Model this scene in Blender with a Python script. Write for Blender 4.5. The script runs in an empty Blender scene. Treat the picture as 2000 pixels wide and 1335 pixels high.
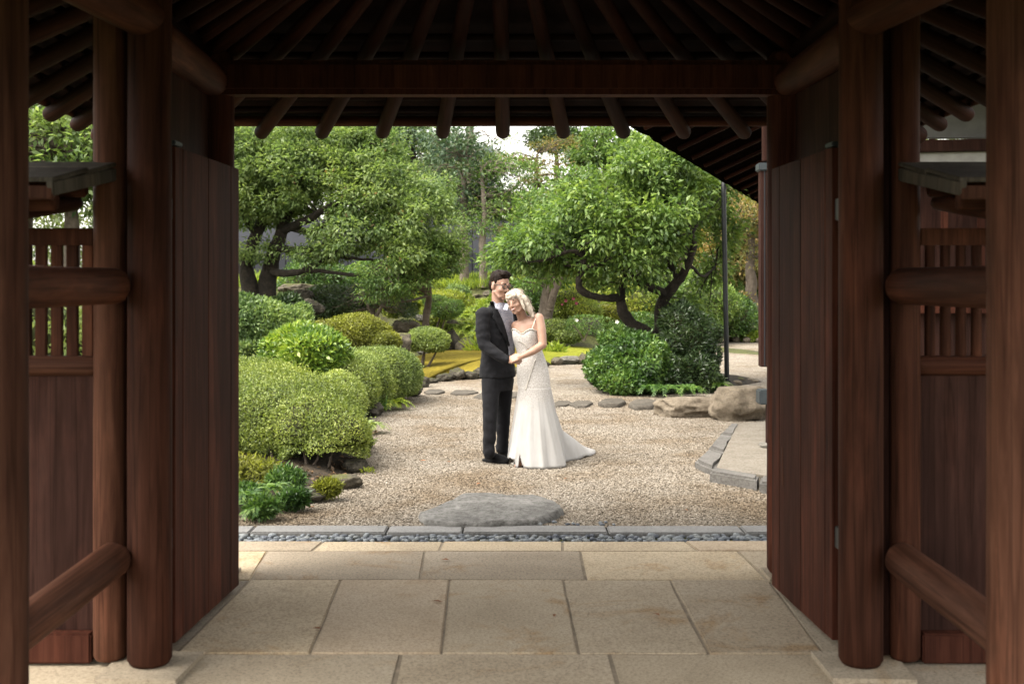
import bpy, bmesh, math, random
import numpy as np
from mathutils import Vector, Matrix, noise
from mathutils.bvhtree import BVHTree

# ------------------------------------------------------------------ camera, sky, sun, exposure
F, CX, CY, H = 2200.0, 1000.0, 558.0, 1.65          # focal length and horizon measured on the 2000 px wide photograph
sc = bpy.context.scene
COL = sc.collection
cam_d = bpy.data.cameras.new('camera')
cam = bpy.data.objects.new('camera', cam_d)
COL.objects.link(cam)
sc.camera = cam
cam.location = (0, 0, H)
cam.rotation_euler = (math.radians(90), 0, 0)
cam_d.sensor_width = 36
cam_d.lens = F / 2000 * 36
cam_d.shift_y = (CY - 667.5) / 2000
cam_d.clip_start = 0.05
cam_d.clip_end = 2000
cam_d.dof.use_dof = True
cam_d.dof.focus_distance = 10.4
cam_d.dof.aperture_fstop = 3.2

SUN_EL, SUN_AZ = 60.0, -118.0         # soft overcast light, high over the garden's left
w = bpy.data.worlds.new('World')
sc.world = w
w.use_nodes = True
nt = w.node_tree
sky = nt.nodes.new('ShaderNodeTexSky')
sky.sky_type = 'NISHITA'
sky.sun_disc = False
sky.sun_elevation = math.radians(SUN_EL)
sky.sun_rotation = math.radians(SUN_AZ)
sky.air_density = 1.0
sky.dust_density = 3.0
hsv = nt.nodes.new('ShaderNodeHueSaturation')
hsv.inputs['Saturation'].default_value = 0.18
tint = nt.nodes.new('ShaderNodeMix')
tint.data_type = 'RGBA'
tint.blend_type = 'MULTIPLY'
tint.inputs[0].default_value = 1.0
tint.inputs[7].default_value = (1.0, 0.95, 0.87, 1)
nt.links.new(sky.outputs[0], hsv.inputs['Color'])
nt.links.new(hsv.outputs[0], tint.inputs[6])
nt.links.new(tint.outputs[2], nt.nodes['Background'].inputs[0])
nt.nodes['Background'].inputs[1].default_value = 0.15

sun_d = bpy.data.lights.new('sun', 'SUN')
sun_d.energy = 1.0
sun_d.angle = math.radians(50)
sun_d.color = (1.0, 0.95, 0.86)
sun = bpy.data.objects.new('sun', sun_d)
COL.objects.link(sun)
_e, _a = math.radians(SUN_EL), math.radians(SUN_AZ)
sun_dir = Vector((math.sin(_a) * math.cos(_e), math.cos(_a) * math.cos(_e), math.sin(_e)))
sun.rotation_euler = sun_dir.to_track_quat('Z', 'Y').to_euler()

vs = sc.view_settings
vs.view_transform = 'Standard'
vs.look = 'None'
vs.exposure = 2.3
vs.gamma = 1.0
vs.use_curve_mapping = False
sc.render.engine = 'CYCLES'
cy = sc.cycles
cy.use_denoising = True
cy.max_bounces = 8
cy.diffuse_bounces = 4
cy.glossy_bounces = 3
cy.transmission_bounces = 4
cy.transparent_max_bounces = 4
cy.sample_clamp_indirect = 6

# ------------------------------------------------------------------ helpers
def at(px, py, Y):
    return Vector(((px - CX) * Y / F, Y, H - (py - CY) * Y / F))

def gp(px, py, z=0.0):
    return at(px, py, F * (H - z) / (py - CY))

def tag(o, label=None, cat=None, group=None, kind=None):
    if label: o['label'] = label
    if cat: o['category'] = cat
    if group: o['group'] = group
    if kind: o['kind'] = kind
    return o

def empty(name, loc, label=None, cat=None, group=None, kind=None):
    o = bpy.data.objects.new(name, None)
    o.empty_display_size = 0.2
    o.location = loc
    COL.objects.link(o)
    return tag(o, label, cat, group, kind)

def _world(o):
    """world matrix of a helper-built object (rotation only ever sits on leaves)"""
    m = o.matrix_basis.copy()
    if o.parent:
        m = _world(o.parent) @ o.matrix_parent_inverse @ m
    return m

def link(name, me, mat=None, parent=None, matrix=None, kind=None):
    o = bpy.data.objects.new(name, me)
    COL.objects.link(o)
    if mat is not None:
        if len(me.materials) == 0:
            me.materials.append(mat)
    if matrix is not None:
        o.matrix_basis = matrix
    if parent is not None:
        o.parent = parent
        o.matrix_parent_inverse = _world(parent).inverted()
    if kind: o['kind'] = kind
    return o

def npmesh(name, V, Fc, smooth=False, col=None):
    V = np.asarray(V, np.float32)
    Fc = np.asarray(Fc, np.int32)
    k = Fc.shape[1]
    me = bpy.data.meshes.new(name)
    me.vertices.add(len(V))
    me.vertices.foreach_set('co', V.ravel())
    me.loops.add(Fc.size)
    me.loops.foreach_set('vertex_index', Fc.ravel())
    me.polygons.add(len(Fc))
    me.polygons.foreach_set('loop_start', np.arange(0, Fc.size, k, dtype=np.int32))
    me.polygons.foreach_set('loop_total', np.full(len(Fc), k, np.int32))
    if smooth:
        me.polygons.foreach_set('use_smooth', np.ones(len(Fc), bool))
    if col is not None:
        a = me.attributes.new('tone', 'FLOAT', 'POINT')
        a.data.foreach_set('value', np.asarray(col, np.float32))
    me.update(calc_edges=True)
    me.validate()
    return me

def pymesh(name, V, Fc, smooth=False):
    me = bpy.data.meshes.new(name)
    me.from_pydata([tuple(v) for v in V], [], Fc)
    if smooth:
        for p in me.polygons: p.use_smooth = True
    me.update()
    return me

class Soup:
    """collects tubes and boxes that belong to ONE part"""
    def __init__(s): s.V, s.Q, s.n = [], [], 0
    def add(s, V, Q):
        s.V.append(np.asarray(V, float)); s.Q.append(np.asarray(Q, int) + s.n); s.n += len(V)
    def tube(s, pts, rad, seg=7, cap=True):
        pts = [Vector(p) for p in pts]
        n = len(pts)
        V, up = [], Vector((0.13, 0.31, 0.94)).normalized()
        for i, p in enumerate(pts):
            t = (pts[min(i + 1, n - 1)] - pts[max(i - 1, 0)])
            t = t.normalized() if t.length > 1e-9 else Vector((0, 0, 1))
            a = t.cross(up)
            if a.length < 1e-3: a = t.cross(Vector((1, 0, 0)))
            a.normalize(); b = t.cross(a)
            r = rad[i] if hasattr(rad, '__len__') else rad
            for k in range(seg):
                an = 2 * math.pi * k / seg
                V.append(p + a * (r * math.cos(an)) + b * (r * math.sin(an)))
        Q = []
        for i in range(n - 1):
            for k in range(seg):
                k2 = (k + 1) % seg
                Q.append((i * seg + k, i * seg + k2, (i + 1) * seg + k2, (i + 1) * seg + k))
        if cap:
            for base, c in ((0, pts[0]), ((n - 1) * seg, pts[-1])):
                ci = len(V); V.append(c)
                for k in range(0, seg):
                    Q.append((base + k, base + (k + 1) % seg, ci, ci))
        s.add(V, [q for q in Q])
    def mesh(s, name, smooth=True):
        V = np.concatenate(s.V); Q = np.concatenate(s.Q)
        tri = Q[:, 2] == Q[:, 3]
        if tri.any():
            faces = [tuple(q[:3]) if q[2] == q[3] else tuple(q) for q in Q.tolist()]
            return pymesh(name, V.tolist(), faces, smooth)
        return npmesh(name, V, Q, smooth)

def smooth_path(pts, sub=4):
    """Catmull-Rom through (Vector, radius) pairs"""
    P = [Vector(p[0]) for p in pts]; R = [p[1] for p in pts]
    out, rad = [], []
    n = len(P)
    for i in range(n - 1):
        p0, p1, p2, p3 = P[max(i - 1, 0)], P[i], P[i + 1], P[min(i + 2, n - 1)]
        for k in range(sub):
            t = k / sub
            out.append(0.5 * ((2 * p1) + (-p0 + p2) * t + (2 * p0 - 5 * p1 + 4 * p2 - p3) * t * t + (-p0 + 3 * p1 - 3 * p2 + p3) * t ** 3))
            rad.append(R[i] * (1 - t) + R[i + 1] * t)
    out.append(P[-1]); rad.append(R[-1])
    return out, rad

def box(name, c, d, mat, parent=None, rz=0.0, bevel=0.006, rx=0.0, ry=0.0, seg=2):
    bm = bmesh.new()
    bmesh.ops.create_cube(bm, size=1)
    for v in bm.verts:
        v.co = Vector((v.co.x * d[0], v.co.y * d[1], v.co.z * d[2]))
    if bevel:
        bmesh.ops.bevel(bm, geom=bm.edges[:], offset=min(bevel, min(d) * 0.4), segments=seg, affect='EDGES')
    me = bpy.data.meshes.new(name); bm.to_mesh(me); bm.free()
    M = Matrix.Translation(Vector(c)) @ Matrix.Rotation(rz, 4, 'Z') @ Matrix.Rotation(ry, 4, 'Y') @ Matrix.Rotation(rx, 4, 'X')
    return link(name, me, mat, parent, M)

def log(name, p0, p1, r0, mat, parent=None, r1=None, seg=20, rough=0.02, rnd=0.5, seed=0, rings=10):
    """a peeled log along its own local z, with slightly uneven girth and rounded ends"""
    r1 = r0 if r1 is None else r1
    p0, p1 = Vector(p0), Vector(p1)
    L = (p1 - p0).length
    V, Q = [], []
    zs = [(0, 0.55), (0.12 * r0 * rnd * 2, 0.86), (0.35 * r0 * rnd * 2, 1.0)]
    zs += [(L * t, 1.0) for t in np.linspace(0.06, 0.94, rings)]
    zs += [(L - 0.35 * r1 * rnd * 2, 1.0), (L - 0.12 * r1 * rnd * 2, 0.86), (L, 0.55)]
    for z, k in zs:
        r = (r0 + (r1 - r0) * z / L) * k
        for j in range(seg):
            a = 2 * math.pi * j / seg
            q = 1 + rough * noise.noise(Vector((math.cos(a) * 1.3, math.sin(a) * 1.3, z * 1.7 + seed * 7.3)))
            V.append((r * q * math.cos(a), r * q * math.sin(a), z))
    n = len(zs)
    for i in range(n - 1):
        for j in range(seg):
            k = (j + 1) % seg
            Q.append((i * seg + j, i * seg + k, (i + 1) * seg + k, (i + 1) * seg + j))
    Q.append(tuple(range(seg - 1, -1, -1)))
    Q.append(tuple((n - 1) * seg + j for j in range(seg)))
    me = pymesh(name, V, Q, True)
    me.polygons[-1].use_smooth = False; me.polygons[-2].use_smooth = False
    q = (p1 - p0).to_track_quat('Z', 'Y')
    return link(name, me, mat, parent, Matrix.Translation(p0) @ q.to_matrix().to_4x4())

def prism(name, poly, z0, z1, mat, parent=None, bevel=0.012, rough=0.0, seed=0, kind=None):
    """flat stone with a polygon outline (world x, y), bevelled top edge"""
    bm = bmesh.new()
    pts = []
    n = len(poly)
    for i in range(n):
        a, b = Vector(poly[i][:2]), Vector(poly[(i + 1) % n][:2])
        k = max(1, int((b - a).length / 0.22)) if rough else 1
        for j in range(k):
            p = a.lerp(b, j / k)
            if rough and j:
                nn = noise.noise_vector(Vector((p.x * 3.1, p.y * 3.1, seed)))
                p = p + Vector((nn.x, nn.y)) * rough
            pts.append(p)
    bot = [bm.verts.new((p.x, p.y, z0)) for p in pts]
    f = bm.faces.new(bot)
    if f.normal.z == 0: f.normal_update()
    f.normal_update()
    if f.normal.z > 0: f.normal_flip()
    r = bmesh.ops.extrude_face_region(bm, geom=[f])
    tv = [e for e in r['geom'] if isinstance(e, bmesh.types.BMVert)]
    for v in tv: v.co.z = z1
    bmesh.ops.recalc_face_normals(bm, faces=bm.faces[:])
    if bevel:
        te = [e for e in bm.edges if all(abs(v.co.z - z1) < 1e-6 for v in e.verts)]
        bmesh.ops.bevel(bm, geom=te, offset=bevel, segments=2, affect='EDGES')
    me = bpy.data.meshes.new(name); bm.to_mesh(me); bm.free()
    return link(name, me, mat, parent, kind=kind)

def rock(name, c, d, mat, parent=None, seed=0, rz=0.0, rough=0.5, sub=4, flat=0.0, facet=0.5, ridge=1.0):
    """boulder: c = centre of the base, d = full size"""
    bm = bmesh.new()
    bmesh.ops.create_icosphere(bm, subdivisions=sub, radius=1)
    o = Vector((seed * 3.7, seed * 1.3, seed * 2.1))
    rs = random.Random(seed)
    planes = []
    for _ in range(14):
        v = Vector((rs.gauss(0, 1), rs.gauss(0, 1), rs.gauss(0, 1))).normalized()
        planes.append((v, rs.uniform(0.62, 0.95)))
    for v in bm.verts:
        n = v.co.normalized()
        p = n * (1 + rough * 0.5 * noise.fractal(n * 1.4 + o, 0.7, 2.1, 4))
        for pn, pd in planes:
            e = p.dot(pn) - pd
            if e > 0: p = p - pn * e * min(1.0, facet * 1.7)
        p = p + n * (0.12 * noise.noise(n * 3.5 + o) - 0.16 * ridge * abs(noise.noise(n * 5.5 + o)) + 0.07 * noise.noise(n * 12 + o) + 0.05)
        if flat and p.z > 1 - flat: p.z = 1 - flat + (p.z - 1 + flat) * 0.2
        v.co = Vector((p.x * d[0] / 2, p.y * d[1] / 2, (p.z * 0.5 + 0.36) * d[2]))
    for f in bm.faces: f.smooth = True
    me = bpy.data.meshes.new(name); bm.to_mesh(me); bm.free()
    return link(name, me, mat, parent, Matrix.Translation(Vector(c)) @ Matrix.Rotation(rz, 4, 'Z'))

# ------------------------------------------------------------------ materials
def mat_new(name):
    m = bpy.data.materials.new(name)
    m.use_nodes = True
    return m, m.node_tree, m.node_tree.nodes['Principled BSDF']

def N(nt, t, **kw):
    n = nt.nodes.new('ShaderNode' + t)
    for k, v in kw.items():
        if k in n.inputs: n.inputs[k].default_value = v
        else: setattr(n, k, v)
    return n

def ramp(nt, stops, src):
    r = nt.nodes.new('ShaderNodeValToRGB')
    el = r.color_ramp.elements
    while len(el) < len(stops): el.new(0.5)
    for e, (p, c) in zip(el, stops):
        e.position = p
        e.color = (*c, 1) if len(c) == 3 else c
    nt.links.new(src, r.inputs[0])
    return r

def coords(nt, scale=(1, 1, 1), rnd=True):
    tc = N(nt, 'TexCoord')
    mp = N(nt, 'Mapping')
    mp.inputs['Scale'].default_value = scale
    nt.links.new(tc.outputs['Object'], mp.inputs[0])
    if rnd:
        oi = N(nt, 'ObjectInfo')
        mul = N(nt, 'Math', operation='MULTIPLY'); mul.inputs[1].default_value = 37.0
        nt.links.new(oi.outputs['Random'], mul.inputs[0])
        nt.links.new(mul.outputs[0], mp.inputs['Location'])
    return mp.outputs[0]

def noi(nt, vec, scale, detail=4, rough=0.6, dist=0.0):
    n = N(nt, 'TexNoise')
    n.inputs['Scale'].default_value = scale
    n.inputs['Detail'].default_value = detail
    n.inputs['Roughness'].default_value = rough
    n.inputs['Distortion'].default_value = dist
    nt.links.new(vec, n.inputs['Vector'])
    return n.outputs[0]

def mixc(nt, fac, a, b, mode='MIX'):
    m = N(nt, 'Mix'); m.data_type = 'RGBA'; m.blend_type = mode
    for s, i in ((fac, 0), (a, 6), (b, 7)):
        if isinstance(s, (int, float)): m.inputs[i].default_value = s
        elif isinstance(s, tuple): m.inputs[i].default_value = (*s, 1) if len(s) == 3 else s
        else: nt.links.new(s, m.inputs[i])
    return m.outputs[2]

def bump(nt, b, h, strength, dist=0.02):
    n = N(nt, 'Bump')
    n.inputs['Strength'].default_value = strength
    n.inputs['Distance'].default_value = dist
    nt.links.new(h, n.inputs['Height'])
    nt.links.new(n.outputs[0], b.inputs['Normal'])

def wood(name, dark, mid, light, rough=0.7, scale=(26, 26, 1.6)):
    m, nt, b = mat_new(name)
    v = coords(nt, scale)
    g = noi(nt, v, 1.0, 5, 0.62, 0.6)
    v2 = coords(nt, (3, 3, 0.8))
    s = noi(nt, v2, 1.0, 3, 0.6)
    c = ramp(nt, [(0.25, dark), (0.5, mid), (0.78, light)], g).outputs[0]
    st = ramp(nt, [(0.35, (0.55, 0.5, 0.48)), (0.65, (1.1, 1.05, 1.0))], s).outputs[0]
    c = mixc(nt, 0.8, c, st, 'MULTIPLY')
    v3 = coords(nt, (scale[0] * .8, scale[1] * .8, scale[2] * .22))      # drying checks along the grain
    ck = noi(nt, v3, 1.0, 2, 0.5)
    c = mixc(nt, 0.5, c, ramp(nt, [(0.478, (1, 1, 1)), (0.496, (0.32, 0.28, 0.26)), (0.504, (0.32, 0.28, 0.26)), (0.522, (1, 1, 1))], ck).outputs[0], 'MULTIPLY')
    v4 = coords(nt, (5, 5, 1.8))
    wr_ = noi(nt, v4, 1.0, 4, 0.7)
    c = mixc(nt, 1.0, c, ramp(nt, [(0.5, (1, 1, 1)), (0.72, (1.45, 1.35, 1.3))], wr_).outputs[0], 'MULTIPLY')
    oi = N(nt, 'ObjectInfo')
    c = mixc(nt, 1.0, c, ramp(nt, [(0, (0.78, 0.76, 0.76)), (1, (1.22, 1.2, 1.18))], oi.outputs['Random']).outputs[0], 'MULTIPLY')
    nt.links.new(c, b.inputs['Base Color'])
    b.inputs['Roughness'].default_value = rough
    b.inputs['Specular IOR Level'].default_value = 0.08
    bump(nt, b, g, 0.4, 0.004)
    return m

def stone(name, cols, scale=3.0, speck=None, bumps=0.5, bscale=14, moss=None, rough=0.85, vary=0.0, stain=None):
    m, nt, b = mat_new(name)
    v = coords(nt)
    n1 = noi(nt, v, scale, 6, 0.65, 0.3)
    k = len(cols)
    c = ramp(nt, [(0.28 + 0.44 * i / max(1, k - 1), q) for i, q in enumerate(cols)], n1).outputs[0]
    if speck:
        n2 = noi(nt, v, speck[0], 2, 0.8)
        sp = ramp(nt, [(0.36, speck[1]), (0.5, (1, 1, 1)), (0.66, speck[2])], n2).outputs[0]
        c = mixc(nt, 1.0, c, sp, 'MULTIPLY')
    if stain:
        ns = noi(nt, v, stain[1], 5, 0.7, 0.8)
        c = mixc(nt, ramp(nt, [(0.56, (0, 0, 0)), (0.66, (0.8, 0.8, 0.8))], ns).outputs[0], c, stain[0], 'MULTIPLY')
    if vary:
        oi = N(nt, 'ObjectInfo')
        vr = ramp(nt, [(0, (1 - vary, 1 - vary, 1 - vary * 0.9)), (0.5, (1, 1, 1)), (1, (1 + vary * .5, 1 + vary * .4, 1 + vary * .2))], oi.outputs['Random']).outputs[0]
        c = mixc(nt, 1.0, c, vr, 'MULTIPLY')
    if moss:
        geo = N(nt, 'NewGeometry')
        sep = N(nt, 'SeparateXYZ'); nt.links.new(geo.outputs['Normal'], sep.inputs[0])
        n3 = noi(nt, v, 5.0, 5, 0.7)
        ad = N(nt, 'Math', operation='MULTIPLY'); nt.links.new(sep.outputs[2], ad.inputs[0]); nt.links.new(n3, ad.inputs[1])
        f = ramp(nt, [(moss[1], (0, 0, 0)), (moss[1] + 0.12, (1, 1, 1))], ad.outputs[0]).outputs[0]
        c = mixc(nt, f, c, moss[0])
    nt.links.new(c, b.inputs['Base Color'])
    b.inputs['Roughness'].default_value = rough
    b.inputs['Specular IOR Level'].default_value = 0.3
    h = noi(nt, v, bscale, 6, 0.7)
    bump(nt, b, h, bumps, 0.04)
    return m

def plain(name, col, rough=0.6, metal=0.0, spec=0.4, vary=0.12, scale=9):
    m, nt, b = mat_new(name)
    v = coords(nt)
    n1 = noi(nt, v, scale, 4, 0.6)
    lo = tuple(x * (1 - vary) for x in col); hi = tuple(min(1, x * (1 + vary)) for x in col)
    c = ramp(nt, [(0.3, lo), (0.7, hi)], n1).outputs[0]
    nt.links.new(c, b.inputs['Base Color'])
    b.inputs['Roughness'].default_value = rough
    b.inputs['Metallic'].default_value = metal
    b.inputs['Specular IOR Level'].default_value = spec
    return m

def leafmat(name, cols, transl=0.35, rough=0.45, spec=0.35, clump=1.3):
    """cols: dark to light leaf colours, picked leaf by leaf; patches drift in hue across the plant"""
    m, nt, b = mat_new(name)
    at_ = N(nt, 'Attribute', attribute_name='tone')
    k = len(cols)
    c = ramp(nt, [(i / (k - 1), q) for i, q in enumerate(cols)], at_.outputs['Fac']).outputs[0]
    tc = N(nt, 'TexCoord')
    n1 = noi(nt, tc.outputs['Object'], clump, 3, 0.6)
    t = ramp(nt, [(0.32, (1.06, 1.14, 1.28)), (0.68, (1.44, 1.40, 1.20))], n1).outputs[0]
    c = mixc(nt, 1.0, c, t, 'MULTIPLY')
    nt.links.new(c, b.inputs['Base Color'])
    b.inputs['Roughness'].default_value = rough
    b.inputs['Specular IOR Level'].default_value = spec
    tr = N(nt, 'BsdfTranslucent')
    c2 = mixc(nt, 1.0, c, (1.15, 1.2, 0.6), 'MULTIPLY')
    nt.links.new(c2, tr.inputs[0])
    mx = N(nt, 'MixShader'); mx.inputs[0].default_value = transl
    nt.links.new(b.outputs[0], mx.inputs[1]); nt.links.new(tr.outputs[0], mx.inputs[2])
    nt.links.new(mx.outputs[0], nt.nodes['Material Output'].inputs[0])
    return m

M = {}
M['wood'] = wood('stained_cedar', (0.025, 0.0092, 0.0052), (0.054, 0.0215, 0.0128), (0.094, 0.040, 0.0245))
M['wood_red'] = wood('red_brown_wood', (0.030, 0.0098, 0.0058), (0.060, 0.0212, 0.0132), (0.095, 0.036, 0.0228))
M['wood_pale'] = wood('weathered_post_wood', (0.036, 0.0150, 0.0092), (0.076, 0.0345, 0.0215), (0.128, 0.063, 0.0415))
M['wood_panel'] = wood('dark_panel_board', (0.020, 0.0088, 0.0066), (0.034, 0.0160, 0.0125), (0.052, 0.0265, 0.021))
M['wood_roof'] = wood('shaded_roof_wood', (0.0060, 0.0022, 0.0014), (0.0120, 0.0046, 0.0029), (0.020, 0.0080, 0.0050))  # gate wood darkened: the shade under the roof is put into its colour
M['wood_rafter'] = wood('shaded_rafter_wood', (0.013, 0.0044, 0.0027), (0.026, 0.0092, 0.0056), (0.042, 0.0158, 0.0096))  # rafter colour carries painted ceiling shade, not soot
M['wood_shingle'] = wood('grey_shingle_board', (0.045, 0.04125, 0.0345), (0.075, 0.0705, 0.06), (0.1125, 0.105, 0.09))
M['slab'] = stone('granite_slab', [(0.345, 0.278, 0.192), (0.415, 0.342, 0.243), (0.465, 0.392, 0.29)], 1.6, (75, (0.66, 0.64, 0.62), (1.15, 1.14, 1.12)), 0.25, 60, vary=0.30, stain=((0.82, 0.66, 0.47), 1.3))
M['slab_grey'] = stone('grey_granite_slab', [(0.27, 0.224, 0.162), (0.336, 0.282, 0.208), (0.386, 0.33, 0.25)], 1.6, (75, (0.7, 0.69, 0.68), (1.12, 1.12, 1.12)), 0.25, 60, vary=0.24, stain=((0.85, 0.74, 0.6), 1.1))
M['slab_tan'] = stone('tan_slab', [(0.36, 0.28, 0.19), (0.425, 0.338, 0.238), (0.465, 0.38, 0.28)], 1.8, (75, (0.7, 0.68, 0.66), (1.12, 1.12, 1.12)), 0.25, 60, stain=((0.8, 0.68, 0.55), 1.5))
M['joint'] = plain('joint_mortar', (0.24, 0.195, 0.14), 0.95, vary=.35)
M['kerb'] = stone('kerb_stone', [(0.15, 0.147, 0.142), (0.19, 0.187, 0.182), (0.225, 0.222, 0.217)], 2.5, (60, (0.75, 0.75, 0.75), (1.1, 1.1, 1.1)), 0.25, 50)
M['pebble'] = stone('blue_grey_pebble', [(0.075, 0.09, 0.105), (0.1425, 0.1613, 0.18), (0.24, 0.255, 0.27)], 6, None, 0.05, 20, rough=0.6, vary=0.55)
M['step'] = stone('stepping_stone', [(0.07, 0.067, 0.062), (0.125, 0.121, 0.114), (0.19, 0.185, 0.175)], 3.2, (24, (0.62, 0.61, 0.59), (1.2, 1.2, 1.2)), 1.0, 9)
M['step_dark'] = stone('brown_stepping_stone', [(0.045, 0.038, 0.030), (0.078, 0.068, 0.055), (0.115, 0.10, 0.082)], 2.6, (26, (0.75, 0.74, 0.72), (1.12, 1.12, 1.12)), 0.8, 7)
M['edge_stone'] = stone('worn_edge_stone', [(0.085, 0.08, 0.073), (0.12, 0.113, 0.104), (0.155, 0.147, 0.136)], 2.6, (40, (0.75, 0.75, 0.74), (1.12, 1.12, 1.12)), 0.5, 18)
M['rock'] = stone('mossy_rock', [(0.040, 0.034, 0.024), (0.088, 0.075, 0.054), (0.15, 0.13, 0.098)], 3.0, (22, (0.7, 0.7, 0.68), (1.15, 1.15, 1.15)), 0.9, 9, moss=((0.075, 0.078, 0.022), 0.36))
M['rock_dark'] = stone('dark_lava_rock', [(0.022, 0.019, 0.014), (0.056, 0.049, 0.037), (0.11, 0.098, 0.075)], 4.0, (26, (0.6, 0.6, 0.6), (1.2, 1.2, 1.15)), 1.0, 12, moss=((0.055, 0.0605, 0.0165), 0.40))
M['rock_tan'] = stone('tan_boulder', [(0.105, 0.085, 0.060), (0.165, 0.135, 0.099), (0.215, 0.18, 0.136)], 2.4, (24, (0.75, 0.74, 0.72), (1.12, 1.12, 1.12)), 0.7, 10)
M['rock_grey'] = stone('grey_flat_rock', [(0.095, 0.088, 0.074), (0.145, 0.135, 0.116), (0.19, 0.178, 0.155)], 2.4, (24, (0.75, 0.75, 0.75), (1.1, 1.1, 1.1)), 0.7, 8, moss=((0.1056, 0.1056, 0.0264), 0.52))
M['platform'] = stone('exposed_aggregate', [(0.125, 0.108, 0.085), (0.17, 0.15, 0.122), (0.205, 0.185, 0.153)], 5, (55, (0.65, 0.63, 0.6), (1.2, 1.2, 1.2)), 0.4, 50)
M['soil'] = stone('garden_soil', [(0.0175, 0.0133, 0.0091), (0.035, 0.0259, 0.0168), (0.0595, 0.0434, 0.028)], 4, (18, (0.5, 0.5, 0.5), (1.4, 1.3, 1.1)), 1.0, 20)
M['bank'] = stone('mossy_bank', [(0.03, 0.027, 0.0108), (0.06, 0.066, 0.018), (0.102, 0.108, 0.027)], 1.2, (14, (0.55, 0.55, 0.5), (1.3, 1.3, 1.1)), 1.0, 16)
M['steel'] = plain('black_painted_steel', (0.015, 0.017, 0.018), 0.45, 0.2)
M['zinc'] = plain('blue_grey_zinc', (0.05, 0.06, 0.066), 0.5, 0.5)
M['hinge'] = plain('dark_iron', (0.08, 0.08, 0.075), 0.5, 0.6)
M['plaster'] = plain('white_plaster', (0.341, 0.33, 0.308), 0.85)
M['plaster_grey'] = plain('grey_plaster', (0.1375, 0.1348, 0.1265), 0.85)
M['wall_up'] = plain('grey_metal_panel', (0.05, 0.053, 0.066), 0.6, 0, 0.3, 0.08, 2)
M['wall_low'] = plain('slate_panel', (0.024, 0.026, 0.034), 0.65, 0, 0.3, 0.1, 2)
M['wall_line'] = plain('panel_joint', (0.015, 0.015, 0.018), 0.7)
M['apartment'] = plain('pale_render', (0.496, 0.48, 0.464), 0.8, 0, 0.3, 0.04, 0.3)
M['apt_glass'] = plain('window_glass', (0.12, 0.15, 0.19), 0.15, 0, 0.6, 0.3, 0.5)
M['bark'] = stone('dark_wet_bark', [(0.008, 0.0064, 0.0048), (0.0208, 0.016, 0.0112), (0.044, 0.0336, 0.024)], 9, None, 1.0, 24)
M['bark_grey'] = stone('grey_brown_bark', [(0.04675, 0.0357, 0.02635), (0.085, 0.06715, 0.051), (0.1318, 0.1062, 0.0833)], 7, None, 0.9, 22)
M['bark_pale'] = stone('pale_bark', [(0.104, 0.084, 0.064), (0.16, 0.132, 0.104), (0.216, 0.184, 0.148)], 7, None, 0.7, 22)
M['twig'] = stone('twig_brown', [(0.022, 0.024, 0.009), (0.042, 0.046, 0.015), (0.07, 0.074, 0.022)], 9, None, 1.0, 30)
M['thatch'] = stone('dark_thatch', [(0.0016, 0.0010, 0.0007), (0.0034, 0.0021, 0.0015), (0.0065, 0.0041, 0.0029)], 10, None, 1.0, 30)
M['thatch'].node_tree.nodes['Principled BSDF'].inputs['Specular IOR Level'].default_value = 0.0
# gravel sheet
def gravel_mat(name, instanced):
    m, nt, b = mat_new(name)
    cols = [(0.0, (0.09, 0.077, 0.062)), (0.14, (0.115, 0.096, 0.074)), (0.34, (0.19, 0.163, 0.129)), (0.75, (0.24, 0.211, 0.172)), (1.0, (0.31, 0.279, 0.237))]
    tc = N(nt, 'TexCoord')
    geo = N(nt, 'NewGeometry')
    if instanced:
        oi = N(nt, 'ObjectInfo')
        c = ramp(nt, cols, oi.outputs['Random']).outputs[0]
    else:
        vo = N(nt, 'TexVoronoi'); vo.inputs['Scale'].default_value = 42
        nt.links.new(geo.outputs['Position'], vo.inputs['Vector'])
        sp = N(nt, 'SeparateColor'); nt.links.new(vo.outputs['Color'], sp.inputs[0])
        c = ramp(nt, cols, sp.outputs[0]).outputs[0]
        bump(nt, b, vo.outputs['Distance'], 0.9, -0.015)
    n1 = noi(nt, geo.outputs['Position'], 0.9, 4, 0.6)
    st = ramp(nt, [(0.34, (0.80, 0.71, 0.60)), (0.48, (0.96, 0.93, 0.89)), (0.62, (1.08, 1.08, 1.08))], n1).outputs[0]
    c = mixc(nt, 1.0, c, st, 'MULTIPLY')
    nt.links.new(c, b.inputs['Base Color'])
    b.inputs['Roughness'].default_value = 0.85
    b.inputs['Specular IOR Level'].default_value = 0.3
    return m
M['gravel'] = gravel_mat('gravel_sheet', False)
M['gravel_pebble'] = gravel_mat('gravel_pebbles', True)
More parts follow.
